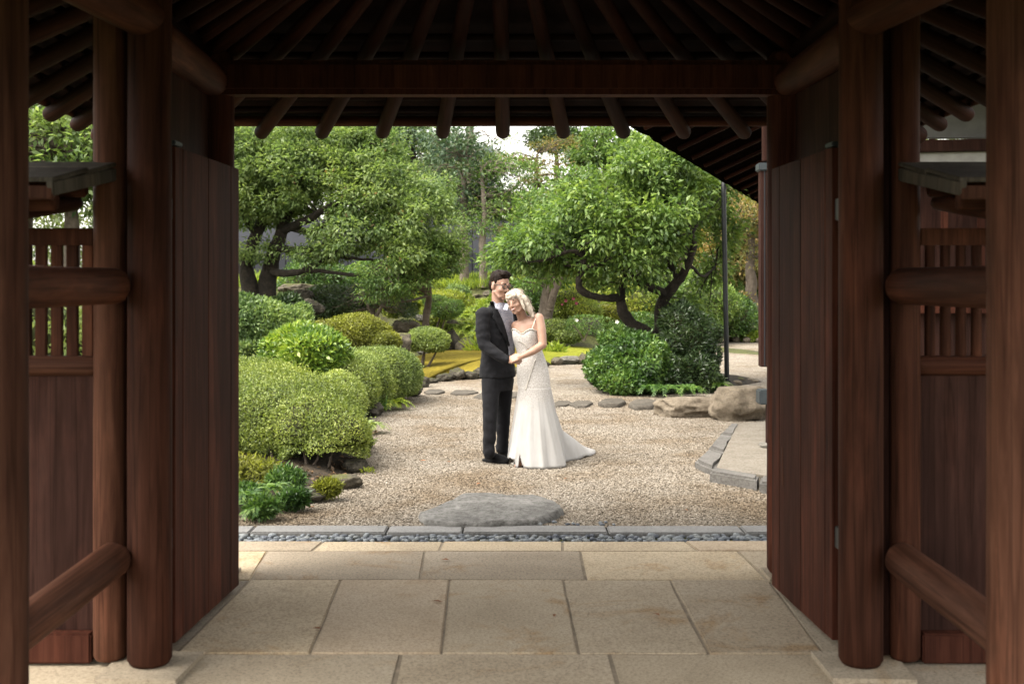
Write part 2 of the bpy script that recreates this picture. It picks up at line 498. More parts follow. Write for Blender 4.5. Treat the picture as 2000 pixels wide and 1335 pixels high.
def moss_mat():
    m, nt, b = mat_new('golden_moss')
    geo = N(nt, 'NewGeometry')
    n1 = noi(nt, geo.outputs['Position'], 1.1, 5, 0.65)
    c = ramp(nt, [(0.3, (0.115, 0.098, 0.016)), (0.5, (0.20, 0.155, 0.020)), (0.72, (0.26, 0.215, 0.034))], n1).outputs[0]
    sp = N(nt, 'SeparateXYZ'); nt.links.new(geo.outputs['Position'], sp.inputs[0])
    f = ramp(nt, [(0.35, (0, 0, 0)), (0.75, (1, 1, 1))], sp.outputs[0]).outputs[0]   # greener to the right of the couple
    c = mixc(nt, f, c, mixc(nt, 0.6, c, (0.22, 0.27, 0.03)))
    n2 = noi(nt, geo.outputs['Position'], 26, 4, 0.7)
    c = mixc(nt, 0.75, c, ramp(nt, [(0.3, (0.55, 0.55, 0.5)), (0.65, (1.2, 1.2, 1.1))], n2).outputs[0], 'MULTIPLY')
    nt.links.new(c, b.inputs['Base Color'])
    b.inputs['Roughness'].default_value = 0.95
    b.inputs['Specular IOR Level'].default_value = 0.1
    bump(nt, b, n2, 1.0, 0.04)
    return m
M['moss'] = moss_mat()
# foliage
M['lf_azalea'] = leafmat('azalea_leaf', [(0.048, 0.068, 0.02), (0.100, 0.134, 0.034), (0.163, 0.203, 0.05), (0.24, 0.272, 0.078)])
M['lf_light'] = leafmat('light_azalea_leaf', [(0.065, 0.09, 0.028), (0.13, 0.172, 0.048), (0.20, 0.247, 0.075), (0.28, 0.325, 0.12)])
M['lf_gloss'] = leafmat('glossy_leaf', [(0.035, 0.07, 0.018), (0.075, 0.135, 0.028), (0.135, 0.21, 0.035), (0.24, 0.31, 0.05)], 0.3, 0.3, 0.5)
M['lf_blue'] = leafmat('blue_green_leaf', [(0.045, 0.075, 0.028), (0.085, 0.135, 0.045), (0.14, 0.20, 0.062), (0.22, 0.28, 0.10)])
M['lf_olive'] = leafmat('olive_azalea_leaf', [(0.055, 0.056, 0.014), (0.105, 0.112, 0.02), (0.16, 0.17, 0.028), (0.24, 0.25, 0.042)])
M['lf_oak'] = leafmat('evergreen_leaf', [(0.05, 0.082, 0.03), (0.098, 0.145, 0.05), (0.152, 0.205, 0.08), (0.225, 0.275, 0.13)], 0.5, 0.5, 0.25, 0.7)
M['lf_maple'] = leafmat('maple_leaf', [(0.04, 0.075, 0.022), (0.07, 0.125, 0.035), (0.115, 0.18, 0.05), (0.19, 0.25, 0.08)], 0.4)
M['lf_plum'] = leafmat('fresh_green_leaf', [(0.045, 0.08, 0.023), (0.083, 0.138, 0.036), (0.133, 0.20, 0.054), (0.215, 0.282, 0.085)], 0.4, 0.4, 0.4, 0.9)
M['lf_dark'] = leafmat('dark_green_leaf', [(0.012, 0.024, 0.010), (0.025, 0.045, 0.016), (0.045, 0.075, 0.026), (0.08, 0.115, 0.045)], 0.2, 0.35, 0.45)
M['lf_shrub'] = leafmat('shrub_leaf', [(0.02, 0.045, 0.012), (0.042, 0.088, 0.02), (0.075, 0.14, 0.03), (0.14, 0.21, 0.05)], 0.3, 0.38, 0.45)
M['lf_fern'] = leafmat('fern_leaf', [(0.075, 0.12, 0.02), (0.14, 0.195, 0.028), (0.21, 0.26, 0.035), (0.29, 0.33, 0.05)], 0.4)
M['lf_fernd'] = leafmat('green_fern_leaf', [(0.03, 0.07, 0.018), (0.06, 0.12, 0.028), (0.10, 0.17, 0.04), (0.15, 0.23, 0.055)], 0.4)
M['lf_pine'] = leafmat('pine_needle', [(0.022, 0.042, 0.026), (0.042, 0.075, 0.042), (0.07, 0.11, 0.055), (0.105, 0.15, 0.075)], 0.2)
M['lf_far'] = leafmat('far_foliage', [(0.05, 0.075, 0.028), (0.09, 0.12, 0.042), (0.135, 0.165, 0.06), (0.19, 0.21, 0.085)], 0.4, 0.5, 0.3, 0.5)
M['lf_rust'] = leafmat('rusty_maple_leaf', [(0.06, 0.075, 0.024), (0.115, 0.12, 0.04), (0.175, 0.14, 0.05), (0.22, 0.13, 0.06)], 0.4, 0.5, 0.3, 0.6)
M['lf_yellow'] = leafmat('yellow_green_leaf', [(0.085, 0.12, 0.02), (0.15, 0.19, 0.03), (0.22, 0.25, 0.04), (0.30, 0.31, 0.06)], 0.4)
M['lf_litter'] = leafmat('leaf_litter', [(0.02, 0.013, 0.008), (0.05, 0.03, 0.015), (0.09, 0.05, 0.024), (0.15, 0.085, 0.04)], 0.1)
M['flower'] = plain('pink_petal', (0.30, 0.05, 0.09), 0.6)
M['flower_w'] = plain('white_petal', (0.75, 0.73, 0.68), 0.6)
M['leaf_dead'] = plain('dead_leaf', (0.22, 0.09, 0.035), 0.8, vary=0.5)

# ------------------------------------------------------------------ the setting: ground, paving, gravel, moss
def sstep(a, b, x):
    t = np.clip((x - a) / (b - a), 0, 1)
    return t * t * (3 - 2 * t)

def hgt(x, y):
    """ground height: flat court, a planted bank that climbs behind the moss towards the boundary wall"""
    x = np.asarray(x, float); y = np.asarray(y, float)
    left = sstep(-3.2, -6.0, x)
    h = 1.75 * sstep(26.5, 35, y) * (1 - sstep(1.6, 4.2, x))
    h = np.maximum(h, 1.15 * left * sstep(16, 24, y))
    h = h + 0.05 * np.sin(x * 1.7 + y * 0.6) * sstep(24, 30, y)
    h = h + 0.3 * sstep(38, 60, y)
    return h - 0.02

xs = np.concatenate([np.linspace(-400, -30, 8)[:-1], np.linspace(-30, 30, 121), np.linspace(30, 400, 8)[1:]])
ys = np.concatenate([np.linspace(-300, 4, 8)[:-1], np.linspace(4, 60, 113), np.linspace(60, 900, 10)[1:]])
gx, gy = np.meshgrid(xs, ys)
gz = hgt(gx, gy)
V = np.stack([gx.ravel(), gy.ravel(), gz.ravel()], 1)
nx = len(xs)
i0 = (np.arange(len(ys) - 1)[:, None] * nx + np.arange(nx - 1)[None, :]).ravel()
link('ground', npmesh('ground', V, np.stack([i0, i0 + 1, i0 + nx + 1, i0 + nx], 1), True), M['bank'], kind='structure')

# gravel court: sheet + loose pebbles over the near part
def W2(px, py): p = gp(px, py); return (p.x, p.y)
GRAVEL = [(-4.2, 7.69), (-4.2, 8.1), W2(462, 1002), W2(505, 1005), W2(560, 998), W2(640, 968), W2(690, 925), W2(700, 880), W2(722, 850), W2(722, 812), W2(775, 790), W2(815, 757),
          W2(850, 744), W2(960, 738), W2(1075, 713), W2(1150, 711), W2(1225, 700), (3.6, 27), (4.6, 33), (5.6, 38.5), (14, 38.5), (14, 7.69)]
def flat_poly(name, poly, z, mat, kind='structure', cut=None):
    bm = bmesh.new()
    f = bm.faces.new([bm.verts.new((p[0], p[1], z)) for p in poly])
    f.normal_update()
    if f.normal.z < 0: f.normal_flip()
    bmesh.ops.triangulate(bm, faces=bm.faces[:])
    if cut:
        for (co, no) in cut:
            bmesh.ops.bisect_plane(bm, geom=bm.verts[:] + bm.edges[:] + bm.faces[:], plane_co=co, plane_no=no, clear_outer=True)
        bmesh.ops.triangulate(bm, faces=bm.faces[:])
    me = bpy.data.meshes.new(name); bm.to_mesh(me); bm.free()
    return link(name, me, mat, None, kind=kind)
flat_poly('gravel_path', GRAVEL, 0.0, M['gravel'])
gs = flat_poly('gravel', GRAVEL, 0.004, M['gravel_pebble'], 'stuff', [((0, 17.0, 0), (0, 1, 0)), ((3.4, 0, 0), (1, 0, 0)), ((-3.0, 0, 0), (-1, 0, 0))])
tag(gs, 'loose cream gravel pebbles covering the garden court', 'gravel')
def gravel_nodes(mat, dens, size):
    ng = bpy.data.node_groups.new('scatter_pebbles', 'GeometryNodeTree')
    ng.interface.new_socket('Geometry', in_out='INPUT', socket_type='NodeSocketGeometry')
    ng.interface.new_socket('Geometry', in_out='OUTPUT', socket_type='NodeSocketGeometry')
    a = ng.nodes.new('NodeGroupInput'); z = ng.nodes.new('NodeGroupOutput')
    d = ng.nodes.new('GeometryNodeDistributePointsOnFaces'); d.inputs['Density'].default_value = dens
    ico = ng.nodes.new('GeometryNodeMeshIcoSphere'); ico.inputs['Radius'].default_value = 1.0; ico.inputs['Subdivisions'].default_value = 1
    sm = ng.nodes.new('GeometryNodeSetMaterial'); sm.inputs['Material'].default_value = mat
    ins = ng.nodes.new('GeometryNodeInstanceOnPoints')
    rs = ng.nodes.new('FunctionNodeRandomValue'); rs.data_type = 'FLOAT_VECTOR'
    rs.inputs[0].default_value = (size * 0.55, size * 0.4, size * 0.3); rs.inputs[1].default_value = (size * 1.25, size * 0.95, size * 0.65)
    rr = ng.nodes.new('FunctionNodeRandomValue'); rr.data_type = 'FLOAT_VECTOR'
    rr.inputs[0].default_value = (-0.6, -0.6, 0); rr.inputs[1].default_value = (0.6, 0.6, 6.283)
    L = ng.links.new
    L(a.outputs[0], d.inputs['Mesh']); L(d.outputs['Points'], ins.inputs['Points'])
    L(ico.outputs['Mesh'], sm.inputs['Geometry']); L(sm.outputs[0], ins.inputs['Instance'])
    L(rs.outputs[0], ins.inputs['Scale']); L(rr.outputs[0], ins.inputs['Rotation'])
    L(ins.outputs[0], z.inputs[0])
    return ng
md = gs.modifiers.new('pebbles', 'NODES')
md.node_group = gravel_nodes(M['gravel_pebble'], 3600, 0.0106)

# golden moss lawn
MOSS = [W2(815, 752), W2(850, 742), W2(960, 737), W2(1075, 712), W2(1165, 706), W2(1200, 690), W2(1165, 682), W2(1060, 686), W2(930, 690), W2(828, 694), W2(780, 705)]
def dome_poly(name, poly, z0, z1, mat, kind='structure', res=26):
    """sheet over a polygon that swells softly to z1 in its middle"""
    c = Vector((sum(p[0] for p in poly) / len(poly), sum(p[1] for p in poly) / len(poly)))
    n = len(poly)
    V, Q = [(c.x, c.y, z1)], []
    R = 8
    rim = []
    for i in range(n):
        a, b = Vector(poly[i]), Vector(poly[(i + 1) % n])
        for k in range(5): rim.append(a.lerp(b, k / 5))
    m = len(rim)
    for r in range(1, R + 1):
        t = r / R
        for p in rim:
            q = c.lerp(p, t)
            zz = z0 + (z1 - z0) * (1 - t ** 4) + 0.02 * noise.noise(Vector((q.x * 1.5, q.y * 1.5, 3))) * (1 - t ** 6)
            V.append((q.x, q.y, zz))
    for k in range(m): Q.append((0, 1 + k, 1 + (k + 1) % m))
    for r in range(R - 1):
        for k in range(m):
            a0, a1 = 1 + r * m + k, 1 + r * m + (k + 1) % m
            Q.append((a0, a0 + m, a1 + m, a1))
    me = pymesh(name, V, Q, True)
    bm = bmesh.new(); bm.from_mesh(me); bmesh.ops.recalc_face_normals(bm, faces=bm.faces[:])
    if sum(f.normal.z for f in bm.faces) < 0: bmesh.ops.reverse_faces(bm, faces=bm.faces[:])
    bm.to_mesh(me); bm.free()
    return link(name, me, mat, None, kind=kind)
dome_poly('moss_lawn', MOSS, 0.02, 0.20, M['moss'])
# soil bed on the left
BED = [(-7, 8.2), W2(462, 1000), W2(500, 1003), W2(560, 996), W2(640, 966), W2(690, 922), W2(700, 878), W2(720, 848), W2(720, 810), W2(772, 788), W2(812, 755), W2(805, 720), W2(770, 703), (-3.0, 24), (-7, 24)]
dome_poly('planting_bed', BED, 0.01, 0.12, M['soil'])
ISLAND = [W2(1160, 745), W2(1190, 762), W2(1250, 768), W2(1330, 768), W2(1400, 762), W2(1450, 752), (4.3, 19.4), (3.6, 21.0), (2.2, 21.5), (1.5, 20.5)]
dome_poly('island_bed', ISLAND, 0.01, 0.16, M['soil'])

# paving
pav = empty('paving', (0, 6, 0), kind='structure')
def slab(c, mat, seed):
    """c: four corners (x, y) given near-left, near-right, far-right, far-left"""
    cx = sum(p[0] for p in c) / 4; cy_ = sum(p[1] for p in c) / 4
    g = 0.0032
    q = [(p[0] + (g if p[0] < cx else -g), p[1] + (g if p[1] < cy_ else -g)) for p in c]
    rr = random.Random(seed)
    prism('slab', q, -0.08, rr.uniform(-0.003, 0.003), M[mat], pav, 0.006, 0.009, seed)
def row(y0, y1, xn, xf, mats, seed):
    for i in range(len(xn) - 1):
        slab([(xn[i], y0), (xn[i + 1], y0), (xf[i + 1], y1), (xf[i], y1)], mats[i % len(mats)], seed + i)
row(3.1, 4.0, [-3, -1.6, -0.5, 0.45, 1.5, 3], [-3, -1.6, -0.5, 0.45, 1.5, 3], ['slab_grey'], 5)
row(4.0, 5.06, [-3.0, -1.48, -0.478, 0.435, 1.42, 3.0], [-3.0, -1.47, -0.499, 0.437, 1.42, 3.0], ['slab_grey', 'slab_grey', 'slab', 'slab_grey', 'slab_grey'], 11)
row(5.06, 6.33, [-3.0, -1.506, -0.908, -0.317, 0.299, 0.885, 1.40, 3.0], [-3.0, -1.47, -0.962, -0.35, 0.287, 0.89, 1.436, 3.0],
    ['slab_grey', 'slab', 'slab_tan', 'slab', 'slab', 'slab', 'slab_grey'], 21)
row(6.33, 7.02, [-3.0, -1.47, -0.517, 0.416, 1.436, 3.0], [-3.0, -1.525, -0.542, 0.424, 1.404, 3.0], ['slab'], 33)
row(7.02, 7.29, [-3.0, -2.1, -1.25, -0.455, 0.315, 1.16, 2.0, 3.0], [-3.0, -2.1, -1.22, -0.445, 0.325, 1.12, 2.0, 3.0], ['slab_tan', 'slab', 'slab', 'slab', 'slab', 'slab_tan'], 41)
flat_poly('paving_bed', [(-3, 3.0), (3, 3.0), (3, 7.28), (-3, 7.28)], -0.006, M['joint'])
flat_poly('channel_bed', [(-3, 7.282), (3, 7.282), (3, 7.72), (-3, 7.72)], -0.032, M['joint'])
S = Soup()
S.tube(smooth_path([(Vector((x, y, .0005)), r) for x, y, r in ((-.87, 5.30, .002), (-.72, 5.27, .003), (-.60, 5.33, .0025), (-.54, 5.24, .003), (-.42, 5.26, .003), (-.34, 5.22, .002))], 3)[0], .0026, 5)
link('crack', S.mesh('crack'), M['joint'], pav)
kerb = empty('kerb', (0, 7.6, 0), kind='structure')
kx = [-3.0, -1.75, -0.84, -0.33, 0.64, 1.55, 3.0]
for i in range(len(kx) - 1):
    prism('kerb_stone', [(kx[i] + .006, 7.49), (kx[i + 1] - .006, 7.49), (kx[i + 1] - .006, 7.70), (kx[i] + .006, 7.70)], -0.08, 0.012 + 0.003 * (i % 2), M['kerb'], kerb, 0.008, 0.004, i)
# channel filled with blue-grey pebbles
chan = empty('pebble_channel', (0, 7.39, -0.03), 'narrow channel of blue grey pebbles between paving and grey kerb', 'channel')
rp = random.Random(4)
pm = []
for k in range(8):
    bm = bmesh.new(); bmesh.ops.create_icosphere(bm, subdivisions=1, radius=1)
    for v in bm.verts:
        v.co = Vector((v.co.x * rp.uniform(.9, 1.1), v.co.y * rp.uniform(.85, 1.1) * .62, v.co.z * .45)) * (1 + .12 * noise.noise(v.co * 2 + Vector((k * 5, 0, 0))))
    for f in bm.faces: f.smooth = True
    me = bpy.data.meshes.new('pebble'); bm.to_mesh(me); bm.free(); me.materials.append(M['pebble']); pm.append(me)
for k in range(298):
    u = (k % 75) / 75; rw = k // 75
    s = rp.uniform(0.024, 0.042)
    o = link('pebble', pm[k % 8], None, chan, Matrix.Translation((-1.83 + 3.62 * u + rp.uniform(-.02, .02), 7.318 + 0.05 * rw + rp.uniform(-.012, .012), -0.014 + rp.uniform(-.006, .012)))
             @ Matrix.Rotation(rp.uniform(0, 6.28), 4, 'Z') @ Matrix.Rotation(rp.uniform(-.4, .4), 4, 'X') @ Matrix.Scale(s, 4))
# a second, finer layer fills the gaps and the hidden ends
S = Soup()
rest_v, rest_f, nn = [], [], 0
base = np.array([v.co[:] for v in pm[0].vertices]); bf = np.array([p.vertices[:] for p in pm[0].polygons])
for k in range(620):
    s = rp.uniform(.012, .024); a = rp.uniform(0, 6.28)
    R = np.array([[math.cos(a), -math.sin(a), 0], [math.sin(a), math.cos(a), 0], [0, 0, 1]])
    x = rp.uniform(-3, 3)
    rest_v.append((base * s) @ R.T + np.array([x, rp.uniform(7.30, 7.48), -0.024 + rp.uniform(-.004, .012)])); rest_f.append(bf + nn); nn += len(base)
link('pebble_fill', npmesh('pebble_fill', np.concatenate(rest_v), np.concatenate(rest_f), True), M['pebble'], chan, kind='stuff')
# a few spilled over the kerb around the stepping stone
for k in range(26):
    s = rp.uniform(.018, .03)
    link('pebble', pm[k % 8], None, chan, Matrix.Translation((rp.uniform(-.75, .75), 7.74 + rp.random() ** 2 * .12, 0.012)) @ Matrix.Rotation(rp.uniform(0, 6.28), 4, 'Z') @ Matrix.Scale(s, 4))

# stepping stones
def flagstone(label, pxs, z1, mat, seed, group=None, z0=-0.03, name='stepping_stone'):
    poly = [W2(*p) for p in pxs]
    n = 40
    c = Vector((sum(p[0] for p in poly) / len(poly), sum(p[1] for p in poly) / len(poly)))
    ring = [Vector((*p, 0)) for p in poly + [poly[0]]]
    pts = [ring[i_].lerp(ring[i_ + 1], k_ / 4) for i_ in range(len(poly)) for k_ in range(4)] + [ring[0]]
    rim = pts[:-1]
    V, Q = [], []
    m = len(rim)
    prof = [(1.03, z0), (1.02, z1 * 0.45), (1.0, z1 * 0.8), (0.975, z1 * 0.96), (0.93, z1)] + [(0.86 - .08 * k_, z1) for k_ in range(10)]
    for t, z in prof:
        for i, p in enumerate(rim):
            q = c + (Vector((p.x, p.y)) - c) * (t + (0.05 if t > .9 else .01) * noise.noise(Vector((i * 0.8, z * 50, seed))))
            dz = (0.008 * noise.noise(Vector((q.x * 1.6, q.y * 2.6, seed))) + 0.026 * abs(noise.noise(Vector((q.x * 3 + q.y * 2, q.y * 9 - q.x * 4, seed)))) + 0.012 * round(2.5 * noise.noise(Vector((q.x * 1.2 + q.y * 1.4, q.y * 2.4 - q.x, seed + 4)))) / 2) if z >= z1 * 0.9 else 0
            V.append((q.x, q.y, z + dz * min(1, z1 / .1)))
    for r in range(len(prof) - 1):
        for k in range(m):
            Q.append((r * m + k, r * m + (k + 1) % m, (r + 1) * m + (k + 1) % m, (r + 1) * m + k))
    Q.append(tuple((len(prof) - 1) * m + k for k in range(m)))
    me = pymesh(name, V, Q, True)
    bm = bmesh.new(); bm.from_mesh(me); bmesh.ops.recalc_face_normals(bm, faces=bm.faces[:]); bm.to_mesh(me); bm.free()
    return tag(link(name, me, M[mat]), label, 'stone', group)
flagstone('large flat grey stepping stone in gravel just beyond the gate kerb', [(820, 1013), (838, 1006), (862, 995), (905, 977), (950, 973), (992, 978), (1042, 976), (1082, 990), (1099, 1005), (1080, 1017), (1045, 1028), (960, 1032), (880, 1031), (830, 1027)], 0.05, 'step', 1)
flagstone('leftmost small stepping stone beside the light green azalea mound', [(828, 768), (838, 763), (862, 763), (869, 767), (855, 771), (835, 771)], 0.03, 'step_dark', 2)
flagstone('small flat stepping stone second from the left behind the groom', [(880, 770), (890, 765), (925, 765), (934, 768), (915, 772), (890, 773)], 0.03, 'step_dark', 3)
flagstone('flat stepping stone half hidden directly behind the groom', [(926, 778), (940, 770), (1012, 768), (1020, 776), (985, 781), (945, 782)], 0.03, 'step_dark', 4)
flagstone('small stepping stone just right of the bride', [(1078, 792), (1090, 786), (1110, 786), (1118, 790), (1104, 795), (1085, 796)], 0.03, 'step_dark', 5)
flagstone('flat brownish stepping stone midway between the bride and the tan boulder', [(1112, 793), (1125, 787), (1150, 786), (1158, 790), (1145, 797), (1125, 798)], 0.035, 'step_dark', 6)
flagstone('dark stepping stone second from the tan boulder', [(1168, 793), (1185, 786), (1214, 786), (1222, 791), (1208, 797), (1180, 797)], 0.06, 'step_dark', 7)
flagstone('dark stepping stone right beside the tan boulder', [(1228, 796), (1240, 788), (1275, 788), (1286, 793), (1272, 801), (1240, 802)], 0.06, 'step_dark', 8)

# raised platform at the right
plat = empty('platform', (2.3, 11, 0), 'low aggregate platform with grey stone edging at the right', 'platform')
def PX(px, py, z): p = gp(px, py, z); return (p.x, p.y)
prism('surface', [PX(1398, 914, .09), PX(1520, 932, .09), (4.2, 9.7), (4.2, 13.6), PX(1440, 826, .09)], -0.03, 0.09, M['platform'], plat, 0.006)
e1, e2, e3 = PX(1357, 896, .085), PX(1400, 858, .085), PX(1440, 826, .085)
i1, i2, i3 = PX(1398, 913, .085), PX(1420, 866, .085), PX(1452, 826, .085)
for k, (a, b, c, d) in enumerate([(PX(1357, 896, .085), PX(1396, 913, .085), PX(1416, 885, .085), PX(1382, 874, .085)),
                                  (PX(1384, 871, .085), PX(1418, 882, .085), PX(1434, 852, .085), PX(1404, 848, .085)),
                                  (PX(1406, 846, .085), PX(1436, 849, .085), PX(1446, 828, .085), PX(1424, 828, .085))]):
    prism('edge_stone', [a, b, c, d], -0.03, 0.086 + .006 * k, M['edge_stone'], plat, 0.03, 0.03, k)
prism('front_curb', [PX(1386, 919, .1), PX(1478, 934, .1), PX(1482, 926, .1), PX(1396, 911, .1)], -0.03, 0.10, M['edge_stone'], plat, 0.02, 0.012, 3)
prism('front_curb', [PX(1483, 938, .1), PX(1560, 948, .1), PX(1560, 936, .1), PX(1487, 926, .1)], -0.03, 0.095, M['edge_stone'], plat, 0.02, 0.012, 4)

# ------------------------------------------------------------------ the gatehouse (hipped roof on six posts, fan rafters)
G = empty('gatehouse', (0, 4.9, 0), 'dark brown timber gatehouse with fan rafters framing the garden', 'gatehouse')
APX = Vector((-0.06, 4.58, 3.52))
YF, YN, XL, XR, ZE = 7.5, 1.7, -2.76, 2.72, 2.66
CXL, CXR = -1.563, 1.505
for s, xc, xn, xf in ((-1, CXL, -1.72, -1.68), (1, CXR, 1.69, 1.55)):
    log('main_column', (xc, 4.86, 0.015), (xc, 4.86, 3.05), 0.094, M['wood'], G, 0.092, 28, 0.015, seed=s + 2)
    log('near_post', (xn, 3.75, 0.015), (xn, 3.75, 2.9), 0.104, M['wood_pale'], G, 0.102, 28, 0.02, seed=s + 5)
    log('rear_post', (xf, 6.4, 0.015), (xf, 6.4, 2.98), 0.1, M['wood_red'], G, 0.1, 24, 0.015, seed=s + 8)
    xr = -1.70 if s < 0 else 1.665
    log('log_rail', (xr, 3.72, 0.46), (xr + s * -0.01, 4.80, 0.49), 0.074, M['wood_pale'], G, 0.076, 24, 0.05, seed=s + 11)
    log('log_rail', (xr, 3.72, 1.645), (xr + s * -0.01, 4.80, 1.65), 0.076, M['wood'], G, 0.076, 24, 0.05, seed=s + 14)
    log('tie_beam', (xc, 4.86, 2.74), (xf, 6.42, 2.80), 0.095, M['wood'], G, 0.085, 20, 0.03, seed=s + 17)
    log('tie_beam', (xn, 3.6, 2.80), (xc, 4.9, 2.80), 0.095, M['wood'], G, 0.09, 20, 0.03, seed=s + 18)
    box('filler_board', ((xc + s * .17), 4.99, 1.5), (0.24, 0.03, 2.98), M['wood_panel'], G, 0, 0.003)
    # boards that close the bay behind the open leaf
    for k in range(5):
        y = 5.08 + k * 0.245
        x = xc + (xf - xc) * (y - 4.86) / 1.54 + s * 0.06
        box('side_board', (x, y + .12, 1.45), (0.03, 0.238, 2.86), M['wood_panel'], G, 0, 0.004)
    # base stones
    o = prism('base_stone', [(xc - .2, 4.65), (xc + .2, 4.63), (xc + .22, 5.05), (xc - .2, 5.06)], -0.05, 0.022, M['slab_grey'], G, 0.03, 0.02, s + 3)
    prism('base_stone', [(xn - .2, 3.53), (xn + .2, 3.52), (xn + .2, 3.97), (xn - .2, 3.96)], -0.05, 0.02, M['slab_grey'], G, 0.02, 0.02, s + 6)
    prism('base_stone', [(xf - .13, 6.27), (xf + .13, 6.27), (xf + .13, 6.55), (xf - .13, 6.55)], -0.05, 0.02, M['slab_grey'], G, 0.02, 0.02, s + 9)
# lintels and plates
box('lintel', (-0.065, 6.35, 2.815), (3.23, 0.16, 0.19), M['wood_red'], G, 0, 0.03)
box('lintel', (-0.03, 4.86, 3.06), (3.4, 0.16, 0.14), M['wood'], G, 0, 0.02)
box('lintel', (-0.02, 3.75, 2.93), (3.6, 0.16, 0.16), M['wood'], G, 0, 0.02)
for s, xf in ((-1, -1.68), (1, 1.55)):
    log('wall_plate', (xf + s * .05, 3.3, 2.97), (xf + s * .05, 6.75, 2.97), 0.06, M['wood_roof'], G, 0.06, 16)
# fan rafters
def rafter(p, r=0.048, seed=0):
    p = Vector(p)
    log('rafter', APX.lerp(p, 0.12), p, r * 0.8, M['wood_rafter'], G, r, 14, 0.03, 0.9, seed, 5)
for k in range(-6, 7):
    rafter((-0.06 + 0.404 * k, YF, ZE), seed=k)
    rafter((-0.06 + 0.404 * k, YN, ZE), seed=k + 30)
for k in range(-6, 7):
    y = 4.60 + k * 0.42
    rafter((XL, y, ZE), seed=k + 60)
    rafter((XR, y, ZE), seed=k + 90)
for c in ((XL, YF), (XR, YF), (XL, YN), (XR, YN)):
    rafter((c[0], c[1], ZE - 0.02), 0.062, 7)
# laths lie across the rafters, boards above them
def on_roof(t, up):  # ring of the pyramid at fraction t from apex to eave
    q = lambda x, y: Vector((APX.x + (x - APX.x) * t, APX.y + (y - APX.y) * t, APX.z + (ZE - APX.z) * t + up))
    return q(XL, YF), q(XR, YF), q(XR, YN), q(XL, YN)
for j, t in enumerate([0.62, 0.69, 0.76, 0.815, 0.87, 0.93, 1.0]):
    r = 0.034 if t == 1.0 else 0.021
    c = on_roof(t, 0.05 + r)
    for a in range(4):
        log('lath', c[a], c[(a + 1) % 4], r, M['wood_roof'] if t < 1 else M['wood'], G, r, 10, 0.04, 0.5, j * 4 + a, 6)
e = on_roof(1.02, 0.125); ap = APX + Vector((0, 0, 0.16))
for a in range(4):
    p, q = e[a], e[(a + 1) % 4]
    up = Vector((0, 0, 0.09))
    me = pymesh('roof_slope', [p, q, ap, p + up, q + up, ap + up], [(0, 1, 2), (5, 4, 3), (0, 3, 4, 1), (1, 4, 5, 2), (2, 5, 3, 0)])
    link('roof_slope', me, M['wood_roof'], G)

# door leaves
def door(hx, hy, fx, fy, s, label):
    d = empty('door_leaf', (hx, hy, 0))
    d.parent = G; d.matrix_parent_inverse = _world(G).inverted()
    d['label'] = label
    h, f = Vector((hx, hy, 0)), Vector((fx, fy, 0))
    L = (f - h).length; u = (f - h) / L
    rz = math.atan2(u.y, u.x)
    ws = [0.10, 0.17, 0.20, 0.19, 0.18, 0.14]
    t = 0; tot = sum(ws)
    nrm = Vector((-u.y, u.x, 0)) * (1 if s > 0 else -1)
    for i, wd in enumerate(ws):
        wd = wd / tot * L
        c = h + u * (t + wd / 2) + nrm * (0.0015 * (i % 2))
        box('plank', (c.x, c.y, 1.155), (wd - 0.0015, 0.045, 2.26), M['wood_red'], d, rz, 0.002)
        t += wd
    if s > 0:
        c = h + u * (L * .80) + nrm * 0.0235
        box('scratch', (c.x, c.y, 0.70), (0.022, 0.003, 0.20), M['wood_pale'], d, rz, 0.001, 0, 0.03)
    for z in (0.5, 2.0):
        c = h - u * 0.02 - nrm * 0.02
        box('hinge', (c.x, c.y, z), (0.09, 0.06, 0.10), M['hinge'], d, rz, 0.004)
    c = h + u * .03
    box('hinge_cap', (c.x, c.y, 2.30), (0.10, 0.06, 0.02), M['zinc'], d, rz, 0.004)
    for z in (0.35, 1.15, 1.95):
        c = h + u * (L / 2) + nrm * -0.042
        box('batten', (c.x, c.y, z), (L - .06, 0.035, 0.09), M['wood'], d, rz, 0.004)
    return d
door(-1.556, 5.13, -1.51, 6.13, -1, 'left door leaf swung open with wide vertical planks')
door(1.492, 5.17, 1.437, 6.13, 1, 'right door leaf swung open with a pale scratch')

